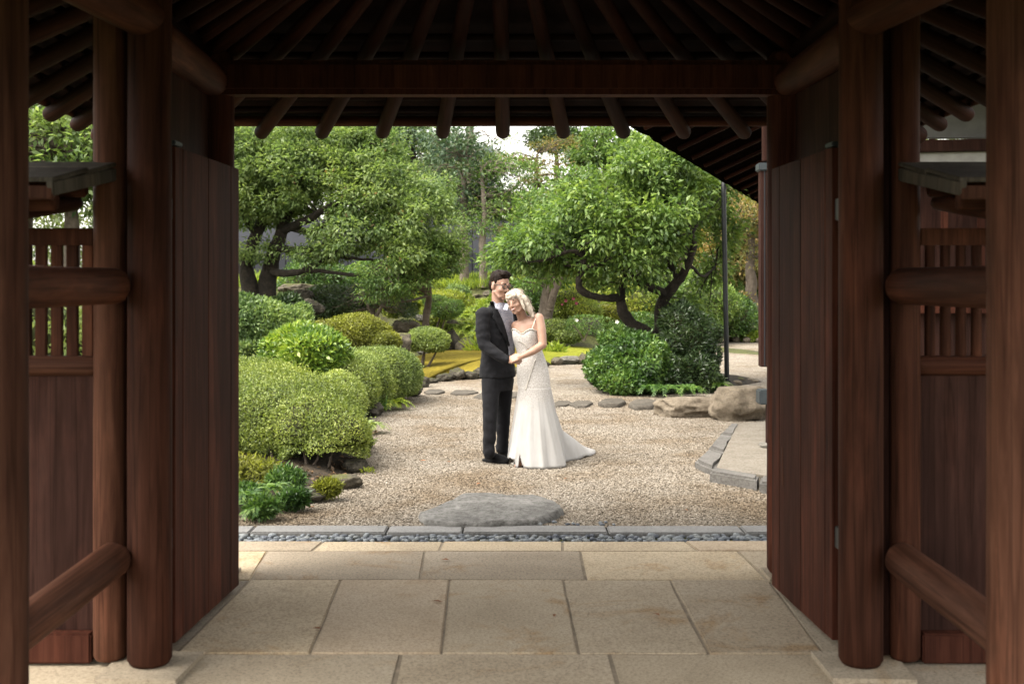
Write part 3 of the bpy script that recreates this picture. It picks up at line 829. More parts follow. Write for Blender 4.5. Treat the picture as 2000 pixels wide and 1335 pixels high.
# wing fences either side of the main columns
def wing(s, x0, x1, xj0, xj1, label):
    """x0 = inner end of the wing roof; jamb from xj0 to xj1; x1 = outer end"""
    e = empty('wing_fence', ((x0 + x1) / 2, 4.9, 0), label, 'fence')
    X = lambda a, b: ((a + b) / 2, abs(b - a))
    cx, w_ = X(xj0, xj1)
    log('jamb_post', (cx, 4.93, 0.015), (cx, 4.93, 3.0), w_ / 2, M['wood_pale'] if s < 0 else M['wood'], e, w_ / 2 * .96, 18, 0.04, seed=s + 40)
    outer = xj0 if abs(xj0) > abs(xj1) else xj1
    cx, w_ = X(outer, x1)
    box('sill', (cx, 4.95, 0.075), (w_, 0.12, 0.13), M['wood_red'], e, 0, 0.008)
    n = 3
    for k in range(n):
        c = outer + (x1 - outer) * (k + .5) / n
        box('panel_board', (c, 4.96, 0.70), (w_ / n - .003, 0.03, 1.12), M['wood_panel'], e, 0, 0.003)
    log('mid_rail', (outer + s * -.03, 4.95, 1.30), (x1, 4.95, 1.30), 0.044, M['wood_pale'] if s < 0 else M['wood'], e, 0.046, 18, 0.08, seed=s + 50)
    k = 0
    x = outer + s * (0.012 if s < 0 else 0.03)
    while abs(x + s * .05) < abs(x1):
        if s < 0:
            box('slat', (x + s * .024, 4.96, 1.59), (0.05, 0.024, 0.52), M['wood'], e, 0, 0.004)
        else:
            log('slat', (x + s * .024, 4.96, 1.33), (x + s * .024, 4.96, 1.85), 0.024, M['wood'], e, 0.022, 12, 0.05, seed=k)
        x += s * 0.0685; k += 1
    box('top_rail', (cx, 4.96, 1.865), (w_, 0.07, 0.075), M['wood'], e, 0, 0.006)
    # the little lean-to roof: four lapped boards falling towards the camera
    y_r, z_r, y_n, z_n = 4.90, 2.165, 4.22, 2.045
    nb = 4
    xa, wd = X(x0, x1)
    ang = math.atan2(z_r - z_n, y_r - y_n)
    for i in range(nb):
        yy = y_r + (y_n - y_r) * (i + .5) / nb; zz = z_r + (z_n - z_r) * (i + .5) / nb
        box('roof_board', (xa, yy, zz + .012 - 0.006 * (i % 2)), (wd, (y_r - y_n) / nb + 0.012, 0.018), M['wood_shingle'], e, 0, 0.004, ang + 0.035)
    box('fascia', (xa, y_n + .01, z_n - .045), (wd - .01, 0.03, 0.05), M['wood_pale'], e, 0, 0.004)
    box('verge_board', (x0 + s * .014, (y_r + y_n) / 2, (z_r + z_n) / 2 - .03), (0.028, 0.70, 0.055), M['wood_shingle'], e, 0, 0.004, ang)
    log('purlin', (x0 - s * .03 + s * .10, 4.42, 1.985), (x1, 4.42, 1.985), 0.042, M['wood'], e, 0.042, 16, 0.05, seed=s + 70)
    log('purlin', (x0 + s * .12, 4.86, 2.07), (x1, 4.86, 2.07), 0.04, M['wood'], e, 0.04, 16, 0.05, seed=s + 71)
    for xx in (outer + s * .10, outer + s * .75):
        log('bracket', (xx, 4.30, 1.925), (xx, 4.99, 2.02), 0.035, M['wood'], e, 0.035, 14, 0.05, seed=s + 80)
    return e
wing(-1, -1.715, -2.95, -1.69, -1.83, 'dark wing fence with flat slats left of the gate, shingled cap roof')
wing(1, 1.675, 2.95, 1.655, 1.785, 'dark wing fence with round slats right of the gate, shingled cap roof')

# ------------------------------------------------------------------ tea house at the right
T = empty('teahouse', (4, 14, 0), 'dark teahouse with deep eave and slender pillar right of the court', 'building')
A, B = Vector((1.1, 11.3, 3.30)), Vector((5.8, 25.1, 3.30))
dv = (B - A).normalized(); pr = Vector((dv.y, -dv.x, 0))
SB = 46
V, Q = [], []
prof = [(0.0, 0.0), (0.02, 0.07), (0.0, 0.13), (1.6, 0.85), (3.6, 1.9), (3.6, 1.7), (1.6, 0.62)]
for i in range(SB + 1):
    p = A.lerp(B, i / SB)
    j = Vector((0, 0, 1)) * (0.02 * noise.noise(Vector((i * .9, 0, 0)))) + pr * (0.03 * noise.noise(Vector((i * 1.1, 5, 0))))
    for k, (d_, z) in enumerate(prof):
        V.append(p + pr * d_ + Vector((0, 0, z)) + (j if k in (0, 1, 2) else Vector()))
m = len(prof)
for i in range(SB):
    for k in range(m):
        k2 = (k + 1) % m
        Q.append((i * m + k, i * m + k2, (i + 1) * m + k2, (i + 1) * m + k))
Q.append(tuple(range(m))); Q.append(tuple(SB * m + k for k in range(m - 1, -1, -1)))
me = pymesh('eave_roof', V, Q)
bm = bmesh.new(); bm.from_mesh(me); bmesh.ops.recalc_face_normals(bm, faces=bm.faces[:]); bm.to_mesh(me); bm.free()
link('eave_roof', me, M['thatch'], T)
for i in range(15):
    p = A.lerp(B, (i + .5) / 15)
    log('rafter', p + pr * .12 + Vector((0, 0, -.01)), p + pr * 3.4 + Vector((0, 0, 1.44)), 0.032, M['wood_rafter'], T, 0.032, 10, rings=3)
pil = box('pillar', (2.455, 10.9, 1.85), (0.12, 0.12, 1.96), M['wood_panel'], T, 0, 0.008)
box('pillar_groove', (2.43, 10.838, 1.85), (0.012, 0.008, 1.95), M['wall_line'], pil, 0, 0.0)
box('pillar_top', (2.475, 10.9, 3.28), (0.10, 0.10, 0.86), M['wood_panel'], T, 0, 0.008)
box('metal_collar', (2.455, 10.9, 2.795), (0.165, 0.165, 0.075), M['zinc'], T, 0, 0.01)
box('metal_shoe', (2.47, 10.9, 0.58), (0.185, 0.18, 0.14), M['zinc'], T, 0, 0.012)
box('pillar_foot', (2.505, 10.9, 0.30), (0.085, 0.10, 0.44), M['wood_panel'], T, 0, 0.008)
rock('foot_stone', (2.51, 10.9, 0.07), (0.24, 0.24, 0.1), M['rock_grey'], T, 31, sub=2, flat=.5)
yw = 9.8
box('wall', (5.6, yw + .1, 0.75), (4.4, 0.12, 1.32), M['wood_panel'], T)
box('sill_beam', (5.6, yw, 1.47), (4.4, 0.14, 0.12), M['wood_red'], T)
for k in range(14):
    box('lattice_bar', (3.45 + k * .32, yw + .02, 2.02), (0.05, 0.05, 0.98), M['wood_red'], T, 0, 0.004)
box('shadow_wall', (5.6, yw + .25, 2.0), (4.4, 0.04, 1.2), M['wood_panel'], T)
box('lower_beam', (5.6, yw, 2.655), (4.4, 0.14, 0.085), M['wood_panel'], T, ry=-0.02)
box('plaster_band', (5.6, yw + .05, 2.77), (4.4, 0.08, 0.16), M['plaster'], T, ry=-0.02)
box('upper_beam', (5.6, yw, 2.90), (4.4, 0.14, 0.10), M['wood_panel'], T, ry=-0.02)
box('upper_wall', (5.6, yw + .08, 3.35), (4.4, 0.08, 0.82), M['plaster_grey'], T)
box('shading_eave', (6.0, yw - .55, 3.62), (6.6, 2.3, 0.12), M['thatch'], T, rx=0.22)  # overhang added to keep light off the teahouse front wall

pole = empty('steel_pole', gp(1422, 753), 'thin black steel pole standing behind the tan boulders, under the thatched eave', 'pole')
b0 = gp(1420, 753)
log('shaft', (b0.x, b0.y, 0), (b0.x - .06, b0.y, 3.36), 0.041, M['steel'], pole, 0.041, 16, 0.0, 0.2)
log('socket', (b0.x, b0.y, -0.02), (b0.x, b0.y, 0.10), 0.07, M['steel'], pole, 0.055, 16, 0.0, 0.2, rings=3)

# boundary wall far behind, panels in two tiers
BW = empty('boundary_wall', (-5, 41, 1.9), 'dark grey panelled boundary wall far behind the trees', 'wall')
for k in range(11):
    x0 = -11.6 + k * 1.13
    box('upper_panel', (x0 + .555, 41, 3.42), (1.10, 0.08, 1.18), M['wall_up'], BW, 0, 0.004)
    box('lower_panel', (x0 + .555, 40.98, 2.2), (1.10, 0.10, 1.20), M['wall_low'], BW, 0, 0.004)
    box('panel_post', (x0, 41.02, 2.85), (0.05, 0.1, 2.4), M['wall_line'], BW, 0, 0.0)
box('coping', (-5.4, 41, 4.05), (12.6, 0.14, 0.06), M['wall_line'], BW, 0, 0.004)
box('mid_rail', (-5.4, 40.99, 2.815), (12.6, 0.09, 0.03), M['wall_line'], BW, 0, 0.0)
# grey board fence at the far right
BF = empty('board_fence', (8.2, 40, 0), 'weathered grey board fence at the far end of the gravel, right', 'fence')
for k in range(16):
    box('board', (6.2 + k * .3, 41 + .02 * (k % 2), 1.1 + .02 * math.sin(k * 3)), (0.285, 0.03, 2.2), M['wood_shingle'], BF, 0, 0.004)
box('rail', (8.5, 41.06, 1.7), (5.0, 0.06, 0.09), M['wood_shingle'], BF)

# apartment block
AP = empty('apartment_block', (-4, 95, 0), 'pale apartment block glimpsed through treetops', 'building')
box('wall', (-4.2, 99, 6.6), (6.4, 8, 13.2), M['apartment'], AP, 0, 0.0)
for r in range(4):
    zb = 3.4 + r * 2.9
    box('balcony_slab', (-4.2, 94.5, zb - .75), (6.4, 1.2, 0.16), M['apartment'], AP, 0, 0.02)
    box('balcony_rail', (-4.2, 93.95, zb - .15), (6.4, 0.06, 1.0), M['plaster'], AP, 0, 0.02)
    for c in range(3):
        x = -6.2 + c * 2.0
        wn = box('window', (x, 94.97, zb + .55), (1.3, 0.1, 1.5), M['apt_glass'], AP, 0, 0.0)
        box('frame', (x, 94.9, zb + .55), (0.07, 0.06, 1.5), M['plaster'], wn, 0, 0.0)

# ------------------------------------------------------------------ vegetation builders
def unit(a): return a / np.maximum(np.linalg.norm(a, axis=1, keepdims=True), 1e-9)

def leaf_mesh(name, P, D, Nn, L, W, rng, tone, fold=0.25, droop=0.0):
    """one folded four-point leaf per row: P base, D axis, Nn face normal"""
    n = len(P)
    D = unit(D); S_ = unit(np.cross(D, Nn)); Nn = np.cross(S_, D)
    l = L * rng.uniform(0.65, 1.3, n)[:, None]; w_ = W * rng.uniform(0.7, 1.25, n)[:, None]
    mid = P + D * l * 0.45
    V = np.empty((n, 4, 3))
    V[:, 0] = P
    V[:, 1] = mid + S_ * w_ * 0.5 + Nn * w_ * fold
    V[:, 2] = P + D * l - Nn * l * 0.12
    V[:, 2, 2] -= droop * l[:, 0]
    V[:, 3] = mid - S_ * w_ * 0.5 + Nn * w_ * fold
    Q = np.arange(n * 4).reshape(n, 4)
    return npmesh(name, V.reshape(-1, 3), Q, False, np.repeat(tone, 4))

def bumpy(d, rng, amp, k=7, fmin=2.0, fmax=7.0):
    o = np.zeros(len(d))
    for _ in range(k):
        f = unit(rng.normal(size=(1, 3)))[0] * rng.uniform(fmin, fmax)
        o += np.sin(d @ f + rng.uniform(0, 6.28))
    return 1 + amp * o / math.sqrt(k)

def inside(P, c, r, s): return (((P - c) / (r * s)) ** 2).sum(1) < 1

def bush(name, label, cat, ells, n, L, W, mat, seed, base=None, group=None, amp=0.06, out=0.55, up=0.35, depth=0.16, stems=(), zmin=0.03, core=True, core_s=0.86, flat=0.0, blossoms=None, tone_pow=1.0, patch=0.0, spike=.09):
    rng = np.random.default_rng(seed)
    E = [(np.array(c, float), np.array(r, float)) for c, r in ells]
    if base is None:
        base = (E[0][0][0], E[0][0][1], 0)
    root = empty(name, base, label, cat, group)
    ar = np.array([(r[0] * r[1] + r[0] * r[2] + r[1] * r[2]) for c, r in E]); ar /= ar.sum()
    seeds = rng.integers(1, 1 << 30, len(E))
    Ps, Ds, Ns = [], [], []
    for (c, r), a, sd in zip(E, ar, seeds):
        m = int(n * a * 1.35)
        d = unit(rng.normal(size=(m, 3)))
        b = bumpy(d, np.random.default_rng(sd), amp)
        sh = b * (1 - depth * rng.random(m) ** 2 + np.where(rng.random(m) < .10, rng.random(m) * spike, 0))
        P = c + d * r * sh[:, None]
        keep = P[:, 2] > zmin + .5 * min(.24, zmin) * (bumpy(P * 7.0, np.random.default_rng(11), 1.0, 6, .6, 1.6) - 1)
        for (c2, r2) in E:
            if c2 is not c: keep &= ~inside(P, c2, r2, 0.9)
        P = P[keep]; d = d[keep]
        nn = unit(d / r)
        Ps.append(P); Ns.append(nn)
    P = np.concatenate(Ps); nn = np.concatenate(Ns)
    m = len(P)
    D = out * nn + rng.normal(size=(m, 3)) * 0.75 + np.array([0, 0, up])
    NN = nn + rng.normal(size=(m, 3)) * 0.55 + np.array([0, 0, 0.25])
    lo = bumpy(P * 3.2, np.random.default_rng(seed + 5), 1.0, 6, 0.6, 1.6) - 1
    hi = bumpy(P * 9.0, np.random.default_rng(seed + 6), 1.0, 8, 0.6, 1.6) - 1
    tone = np.clip(rng.random(m) ** tone_pow * .8 + .1 + .13 * lo + .13 * hi, 0, 1)
    if patch:
        keep = rng.random(m) < np.clip(1.15 + patch * (hi + .5 * lo), .12, 1)
        P, D, NN, tone = P[keep], D[keep], NN[keep], tone[keep]
    link('foliage', leaf_mesh('foliage', P, D, NN, L, W, rng, tone), M[mat], root, kind='stuff')
    if core:
        bm = bmesh.new()
        for (c, r), sd in zip(E, seeds):
            res = bmesh.ops.create_icosphere(bm, subdivisions=3, radius=1)
            vs_ = res['verts']
            d = np.array([v.co[:] for v in vs_])
            b = bumpy(d, np.random.default_rng(sd), amp)
            for v, q, k in zip(vs_, d, b):
                z = c[2] + q[2] * r[2] * core_s * k
                v.co = (c[0] + q[0] * r[0] * core_s * k, c[1] + q[1] * r[1] * core_s * k, max(z, zmin - 0.02 if zmin < .1 else zmin + .13))
        me = bpy.data.meshes.new('twigs'); bm.to_mesh(me); bm.free()
        link('twigs', me, M['twig'], root)
    for st in stems:
        S = Soup()
        pts, rad = smooth_path([(Vector(p), r) for p, r in st], 4)
        S.tube(pts, rad, 7)
        link('stem', S.mesh('stem'), M['bark_grey'], root)
    if blossoms:
        for (p, s_, mt) in blossoms:
            V, Fq = [], []
            for k in range(5):
                a = 2 * math.pi * k / 5
                i = len(V)
                u_ = Vector((math.cos(a), -0.5, math.sin(a))); t_ = Vector((-math.sin(a), 0, math.cos(a)))
                q = Vector(p)
                V += [q, q + u_ * s_ * .6 + t_ * s_ * .4, q + u_ * s_, q + u_ * s_ * .6 - t_ * s_ * .4]
                Fq.append((i, i + 1, i + 2, i + 3))
            link('blossom', pymesh('blossom', V, Fq), M[mt], root)
    return root

def E_(px, py, Y, rx, ry, rz):
    """ellipsoid centred on a photo point at depth Y, radii in metres"""
    return (tuple(at(px, py, Y)), (rx, ry, rz))

def tree(name, label, base, limbs, crown, nclump, per, clump_r, L, W, mat, bark, seed, group=None, squash=0.55, twigs=True, droop=0.1, shell=0.5, rust=None, tone_pow=1.0, avoid=None, lay=0.0):
    """limbs: list of [(point, radius), ...] paths; crown: ellipsoids filled with leaf clumps"""
    rng = np.random.default_rng(seed)
    root = empty(name, base, label, 'tree', group)
    S = Soup(); nodes = []
    for li, path in enumerate(limbs):
        pts, rad = smooth_path([(Vector(p), r) for p, r in path], 5)
        pts = [p + Vector((noise.noise(p * 2.3) * .4, noise.noise(p * 2.1 + Vector((5, 0, 0))) * .4, noise.noise(p * 2.7 + Vector((0, 9, 0))) * .25)) * min(r_, .12) for p, r_ in zip(pts, rad)]
        S.tube(pts, rad, 12)
        nodes += [(p, r_) for p, r_ in list(zip(pts, rad))[len(pts) // 3:]]
    tm = S.mesh('trunk')
    for v in tm.vertices: v.co = v.co + noise.noise_vector(v.co * 5) * .022 + noise.noise_vector(v.co * 13) * .011
    link('trunk', tm, M[bark], root)
    vol = np.array([r[0] * r[1] * r[2] for c, r in crown]); vol = (vol ** 0.8); vol /= vol.sum()
    C, R = [], []
    for (c, r), v in zip(crown, vol):
        k = max(2, int(nclump * v))
        d = unit(rng.normal(size=(k, 3)))
        rr = (shell + (1 - shell) * rng.random(k)) ** 0.6
        C.append(np.array(c) + d * np.array(r) * rr[:, None] * rng.uniform(.82, 1.06, k)[:, None])
        R.append(clump_r * rng.uniform(0.6, 1.35, k))
    C = np.concatenate(C); R = np.concatenate(R)
    if avoid is not None:
        ok = np.array([not avoid(q) for q in C]); C, R = C[ok], R[ok]
    cc = np.average(np.array([c for c, r in crown]), axis=0)
    Ps, Ds, Ns, T = [], [], [], []
    for c, r in zip(C, R):
        m = int(per * rng.uniform(0.6, 1.3))
        d = unit(rng.normal(size=(m, 3)))
        rad = rng.random(m) ** 0.45
        off = d * rad[:, None] * r
        off[:, 2] *= squash
        if lay: off[:, 2] += lay * r * (rng.random(m) - .5)
        Ps.append(c + off)
        o = unit((c - cc)[None, :])[0]
        Ds.append(d * 0.9 + o * 0.35 + rng.normal(size=(m, 3)) * 0.5 + np.array([0, 0, -droop]))
        Ns.append(np.array([0, 0, 0.9]) + d * 0.55 + rng.normal(size=(m, 3)) * 0.45)
        t0 = rng.normal(0, .13)
        T.append(np.clip(rng.random(m) ** tone_pow * 0.85 + 0.08 + t0, 0, 1))
    P = np.concatenate(Ps)
    link('crown', leaf_mesh('crown', P, np.concatenate(Ds), np.concatenate(Ns), L, W, rng, np.concatenate(T)), M[mat], root, kind='stuff')
    if rust:
        k = rng.choice(len(P), rust[0])
        k = np.concatenate([k + j for j in range(3)]) % len(P)
        Pr = P[k] + rng.normal(size=(len(k), 3)) * .04
        link('young_leaves', leaf_mesh('young_leaves', Pr, rng.normal(size=(len(k), 3)), rng.normal(size=(len(k), 3)) + np.array([0, -1, 0.5]), L, W, rng, rng.random(len(k)) * .4 + .6), M[rust[1]], root, kind='stuff')
    if twigs and nodes:
        S = Soup()
        NP = np.array([p[:] for p, _ in nodes])
        for c in C[:: max(1, len(C) // 190)]:
            i = int(np.argmin(((NP - c) ** 2).sum(1) + 0.4 * np.maximum(0, NP[:, 2] - c[2])))
            a, r0 = nodes[i]; b = Vector(c)
            ln = (b - a).length
            if ln < .12 or ln > 2.6: continue
            m1 = a.lerp(b, .4) + Vector(rng.normal(size=3)) * ln * .1 + Vector((0, 0, .08 * ln)); m2 = a.lerp(b, .75) + Vector(rng.normal(size=3)) * ln * .07
            r_ = min(r0 * .55, .012 + .014 * ln)
            pts, rad = smooth_path([(a, r_), (m1, r_ * .75), (m2, r_ * .5), (b, r_ * .2)], 3)
            S.tube(pts, rad, 5, False)
        if S.n: link('branches', S.mesh('branches'), M[bark], root, kind='stuff')
    return root

def fern(label, base, n, length, mat, seed, group=None, name='fern', spread=0.6):
    rng = np.random.default_rng(seed)
    base = Vector(base)
    root = empty(name, base, label, 'fern', group)
    P, D, Nn = [], [], []
    for k in range(n):
        a = 2 * math.pi * (k + rng.random() * .7) / n
        l = length * rng.uniform(.65, 1.15); lean = spread * rng.uniform(.7, 1.3)
        h = Vector((math.cos(a), math.sin(a), 0)); side = Vector((-h.y, h.x, 0))
        m = 13
        for i in range(2, m + 1):
            t = i / m
            p = base + h * (l * lean * t) + Vector((0, 0, l * (t * 0.95 - 0.62 * t * t * (1 + lean * .5))))
            tan = (h * lean + Vector((0, 0, 0.95 - 1.24 * t * (1 + lean * .5)))).normalized()
            for sg in (-1, 1):
                P.append(p); D.append(side * sg * (1.05 - .75 * t) + tan * .45); Nn.append(tan.cross(side))
    P = np.array([v[:] for v in P]); D_ = np.array([v[:] for v in D]); Nn = np.array([v[:] for v in Nn])
    n_ = len(P)
    # leaflet length shrinks to the frond's tip
    ln = np.linalg.norm(D_, axis=1)
    Ld = unit(D_); Sd = unit(np.cross(Ld, Nn)); l = (length * 0.24 * ln * rng.uniform(.8, 1.2, n_))[:, None]
    V = np.empty((n_, 4, 3)); w_ = l * .30
    V[:, 0] = P; V[:, 1] = P + Ld * l * .35 + Sd * w_ * .5; V[:, 2] = P + Ld * l; V[:, 2, 2] -= .1 * l[:, 0]; V[:, 3] = P + Ld * l * .35 - Sd * w_ * .5
    link('fronds', npmesh('fronds', V.reshape(-1, 3), np.arange(n_ * 4).reshape(n_, 4), False, np.repeat(rng.random(n_), 4)), M[mat], root, kind='stuff')
    return root

def grass(name, label, pts, n, h, mat, seed, spread=0.15, kind=None, cat='grass', group=None, lean=.5):
    rng = np.random.default_rng(seed)
    pts = np.array(pts, float)
    P = pts[rng.integers(0, len(pts), n)] + rng.normal(size=(n, 3)) * np.array([spread, spread, 0])
    D = np.stack([rng.normal(0, lean, n), rng.normal(0, lean, n), np.ones(n)], 1)
    Nn = rng.normal(size=(n, 3)) * np.array([1, 1, .1])
    me = leaf_mesh(name, P, D, Nn, h, h * .07, rng, rng.random(n), 0.1, 0.15)
    o = link(name, me, M[mat])
    return tag(o, label, cat, group, kind)

# ------------------------------------------------------------------ left-hand shrubs
az = at(560, 800, 10.7)
bush('azalea_mound', 'big clipped yellow green azalea mound nearest the left door', 'shrub',
     [E_(465, 805, 11.3, 0.85, 0.8, 0.50), E_(510, 806, 11.1, 0.75, 0.75, 0.46), E_(550, 810, 10.9, 0.68, 0.7, 0.42), E_(585, 818, 10.7, 0.55, 0.62, 0.38), E_(618, 830, 10.45, 0.44, 0.55, 0.35), E_(650, 846, 10.2, 0.32, 0.45, 0.31), E_(645, 890, 10.0, 0.28, 0.32, 0.25), E_(606, 892, 10.1, 0.26, 0.32, 0.24), E_(690, 885, 10.1, .14, .25, .16)],
     150000, 0.027, 0.0135, 'lf_azalea', 1, (-1.9, 10.4, 0.02), amp=0.10, zmin=0.13, patch=.3, depth=.26, spike=.16,
     stems=[[((-1.80, 9.92, 0), .016), ((-1.83, 9.98, .12), .013), ((-1.9, 10.15, .26), .009)], [((-1.62, 9.86, 0), .014), ((-1.60, 9.9, .11), .012), ((-1.58, 10.0, .24), .008)],
            [((-2.15, 10.2, 0), .018), ((-2.2, 10.25, .18), .014), ((-2.3, 10.5, .36), .01)], [((-1.80, 9.93, 0.02), .014), ((-1.72, 9.97, .12), .012), ((-1.73, 10.1, .25), .008)]])
bush('azalea_mound', 'light green spreading azalea mound edging the gravel beside the stepping stones', 'shrub',
     [E_(748, 735, 15.9, 0.56, 0.6, 0.42), E_(722, 740, 15.5, 0.56, 0.62, 0.42), E_(698, 750, 15.0, 0.5, 0.62, 0.42), E_(676, 764, 14.3, 0.42, 0.6, 0.38), E_(660, 782, 13.5, 0.34, 0.55, 0.33), E_(780, 733, 16.2, 0.33, 0.45, 0.34)],
     85000, 0.036, 0.017, 'lf_light', 2, (-1.85, 15.3, 0.02), zmin=0.10, amp=.06, patch=.2, depth=.22)
bush('glossy_shrub', 'round glossy dark to bright green shrub between two azalea mounds', 'shrub',
     [E_(612, 703, 14.2, 0.43, 0.5, 0.39), E_(565, 697, 14.5, 0.34, 0.45, 0.33), E_(585, 672, 14.4, 0.32, 0.4, 0.24)],
     13000, 0.085, 0.038, 'lf_gloss', 3, (-2.55, 14.3, 0.02), amp=0.08, out=1.0, up=0.15, core_s=.74, zmin=.2, depth=.25,
     stems=[[((-2.5, 14.2, 0), .03), ((-2.52, 14.25, .3), .022), ((-2.5, 14.3, .6), .014)], [((-2.75, 14.3, 0), .026), ((-2.78, 14.3, .3), .02), ((-2.8, 14.4, .6), .012)]])
bush('loose_shrub', 'loose blue green shrub behind the glossy one, against the left door', 'shrub',
     [E_(505, 640, 15.6, 0.52, 0.6, 0.38), E_(560, 640, 15.9, 0.34, 0.5, 0.30), E_(470, 625, 15.4, 0.4, 0.5, 0.30), E_(590, 615, 16.1, 0.12, 0.2, 0.14), E_(490, 680, 15.3, 0.35, 0.4, 0.2)],
     22000, 0.07, 0.03, 'lf_blue', 4, (-3.4, 15.7, 0.02), amp=0.12, out=0.5, up=0.7, core_s=.72, zmin=.45,
     stems=[[((-3.35, 15.5, 0), .03), ((-3.4, 15.55, .5), .02), ((-3.45, 15.6, .9), .012)], [((-2.95, 15.5, 0), .022), ((-3.05, 15.55, .4), .018), ((-3.1, 15.6, .8), .01)], [((-3.6, 15.5, 0), .02), ((-3.55, 15.55, .4), .018), ((-3.6, 15.6, .8), .01)]])
bush('azalea_dome', 'olive green clipped azalea dome under the big left tree', 'shrub',
     [E_(695, 655, 19.2, 0.60, 0.6, 0.36), E_(650, 655, 19.6, 0.45, 0.5, 0.26), E_(748, 668, 19.0, 0.3, 0.4, 0.18)],
     40000, 0.045, 0.021, 'lf_olive', 5, (-2.65, 19.2, 0.02), zmin=.35, amp=.06, patch=.35, depth=.22,
     stems=[[((-2.7 + .12 * k, 19.0 + .05 * (k % 3), 0.0), .014), ((-2.68 + .15 * k, 19.05, .3), .011), ((-2.66 + .18 * k, 19.1, .6), .008)] for k in range(-3, 4)])
bush('clipped_bush', 'small bright clipped bush on a low stem at the edge of golden moss', 'shrub',
     [E_(830, 661, 21.6, 0.40, 0.38, 0.19), E_(812, 668, 21.5, 0.27, 0.3, 0.15), E_(850, 670, 21.5, 0.25, 0.3, 0.15)],
     18000, 0.05, 0.026, 'lf_light', 6, (-1.7, 21.5, 0.02), amp=.12, zmin=.3,
     stems=[[((-1.72, 21.5, 0), .05), ((-1.70, 21.5, .22), .035), ((-1.65, 21.5, .5), .02)], [((-1.66, 21.45, 0.02), .03), ((-1.5, 21.45, .28), .02), ((-1.4, 21.5, .5), .012)]])
# low plants at the foot of the near azalea
for k, (px, py, z, ln, s) in enumerate([(478, 985, .08, .34, 'lf_fernd'), (520, 965, .08, .32, 'lf_fernd'), (500, 1005, .05, .26, 'lf_fernd'), (470, 930, .1, .3, 'lf_olive')]):
    fern(['feathery green fern beside the left door foot', 'feathery fern under the near azalea, next to the mossy edge rocks', 'small fern nearest the kerb at the left door', 'dull green fern in the shade behind the left door'][k],
         gp(px, py, z), 12, ln, s, 20 + k, None)
fern('bright green fern clump at the gravel edge by the light azalea', gp(764, 797, .03), 20, .44, 'lf_fern', 31)
fern('grassy fern tuft between near and light azalea mounds', gp(716, 842, .03), 18, .36, 'lf_light', 32)
grass('grass_tuft', 'thin grass tuft under the light azalea at gravel edge', [gp(735, 800, .02), gp(722, 805, .02)], 260, .26, 'lf_fernd', 33, .08)
bush('weed', 'small yellowish weed sprouting from gravel by the mossy edge rock', 'plant', [E_(718, 924, 9.9, .06, .05, .035)], 90, .035, .014, 'lf_yellow', 34, amp=.2, core=False, zmin=.0)

for k, (px, py, r_, mt, L_) in enumerate([(640, 948, .06, 'lf_olive', 'dull sprig growing among the mossy edge rocks'), (575, 968, .07, 'lf_shrub', 'low green plant hiding the dark mossy edge rock'), (512, 985, .07, 'lf_shrub', 'low green plant in front of the fern by the left door'), (490, 925, .22, 'lf_olive', 'dull olive low shrub in shade beside the left door'), (560, 935, .11, 'lf_shrub', 'dark low plant under the near azalea stems'), (475, 965, .10, 'lf_shrub', 'juniper like tuft at the left door edge'), (690, 862, .14, 'lf_light', 'leafy sprig where near azalea meets the gravel')]):
    c = gp(px, py, .12)
    bush('low_shrub', L_, 'shrub', [((c.x, c.y, .10), (r_ * 1.3, r_, r_ * .7))], 1500, .055, .016, mt, 440 + k, (c.x, c.y, .02), amp=.25, core_s=.5, depth=.5, zmin=.02)
rb = np.random.default_rng(5)
nl = 2600
P = np.stack([rb.uniform(-3.0, -1.25, nl), rb.uniform(8.2, 12.5, nl), np.full(nl, .10)], 1)
P[:, 2] = .055 + .05 * np.clip((-1.6 - P[:, 0]), 0, 1)
bound = np.interp(P[:, 1], [7.7, 8.3, 9.0, 9.9, 10.8, 12.4, 14], [-2.2, -1.6, -1.38, -1.32, -1.38, -1.4, -1.4])
P = P[P[:, 0] < bound - .08]
me = leaf_mesh('leaf_litter', P, rb.normal(size=P.shape) * np.array([1, 1, .25]), rb.normal(size=P.shape) * .4 + np.array([0, 0, 1]), .05, .026, rb, rb.random(len(P)))
tag(link('leaf_litter', me, M['lf_litter']), 'brown leaf litter on the soil under the near azalea', 'leaves', None, 'stuff')
# beyond the left wing fence: greenery seen through the slats
bush('hedge_shrub', 'dense green shrub seen through the slats of the left wing fence', 'shrub',
     [((-6.2, 12.5, .9), (1.6, 1.0, 1.0)), ((-8.2, 13.0, 1.0), (1.4, 1.0, 1.1)), ((-4.6, 13.2, .7), (.8, .8, .75))], 12000, .09, .04, 'lf_light', 35, (-6.5, 12.6, 0), amp=.1)

# ------------------------------------------------------------------ rocks
ORD = ['first', 'second', 'third', 'fourth', 'fifth', 'sixth', 'seventh', 'eighth', 'ninth', 'tenth', 'eleventh', 'twelfth']
def R(label, px, py, Y, w_, d_, h_, mat, seed, rz=0, flat=0, group=None, name='rock', zb=None, sub=4, facet=.5, ridge=1.0):
    """px, py: where the rock meets the ground in the photo; depth from the ground there unless Y is given"""
    if Y is None:
        c = gp(px, py)
    else:
        c = at(px, py, Y)
    if zb is not None: c.z = zb
    c = Vector((c.x, c.y + d_ * .4, c.z))
    return tag(rock(name, c, (w_, d_, h_), M[mat], None, seed, rz, flat=flat, sub=sub, facet=facet, ridge=ridge), label, 'rock', group)
R('pale angular rock at the gravel edge under the near azalea', 668, 958, None, .30, .26, .14, 'rock', 1, .5)
R('dark mossy rock left of the pale angular edge rock', 604, 984, None, .28, .24, .12, 'rock_dark', 2, .2)
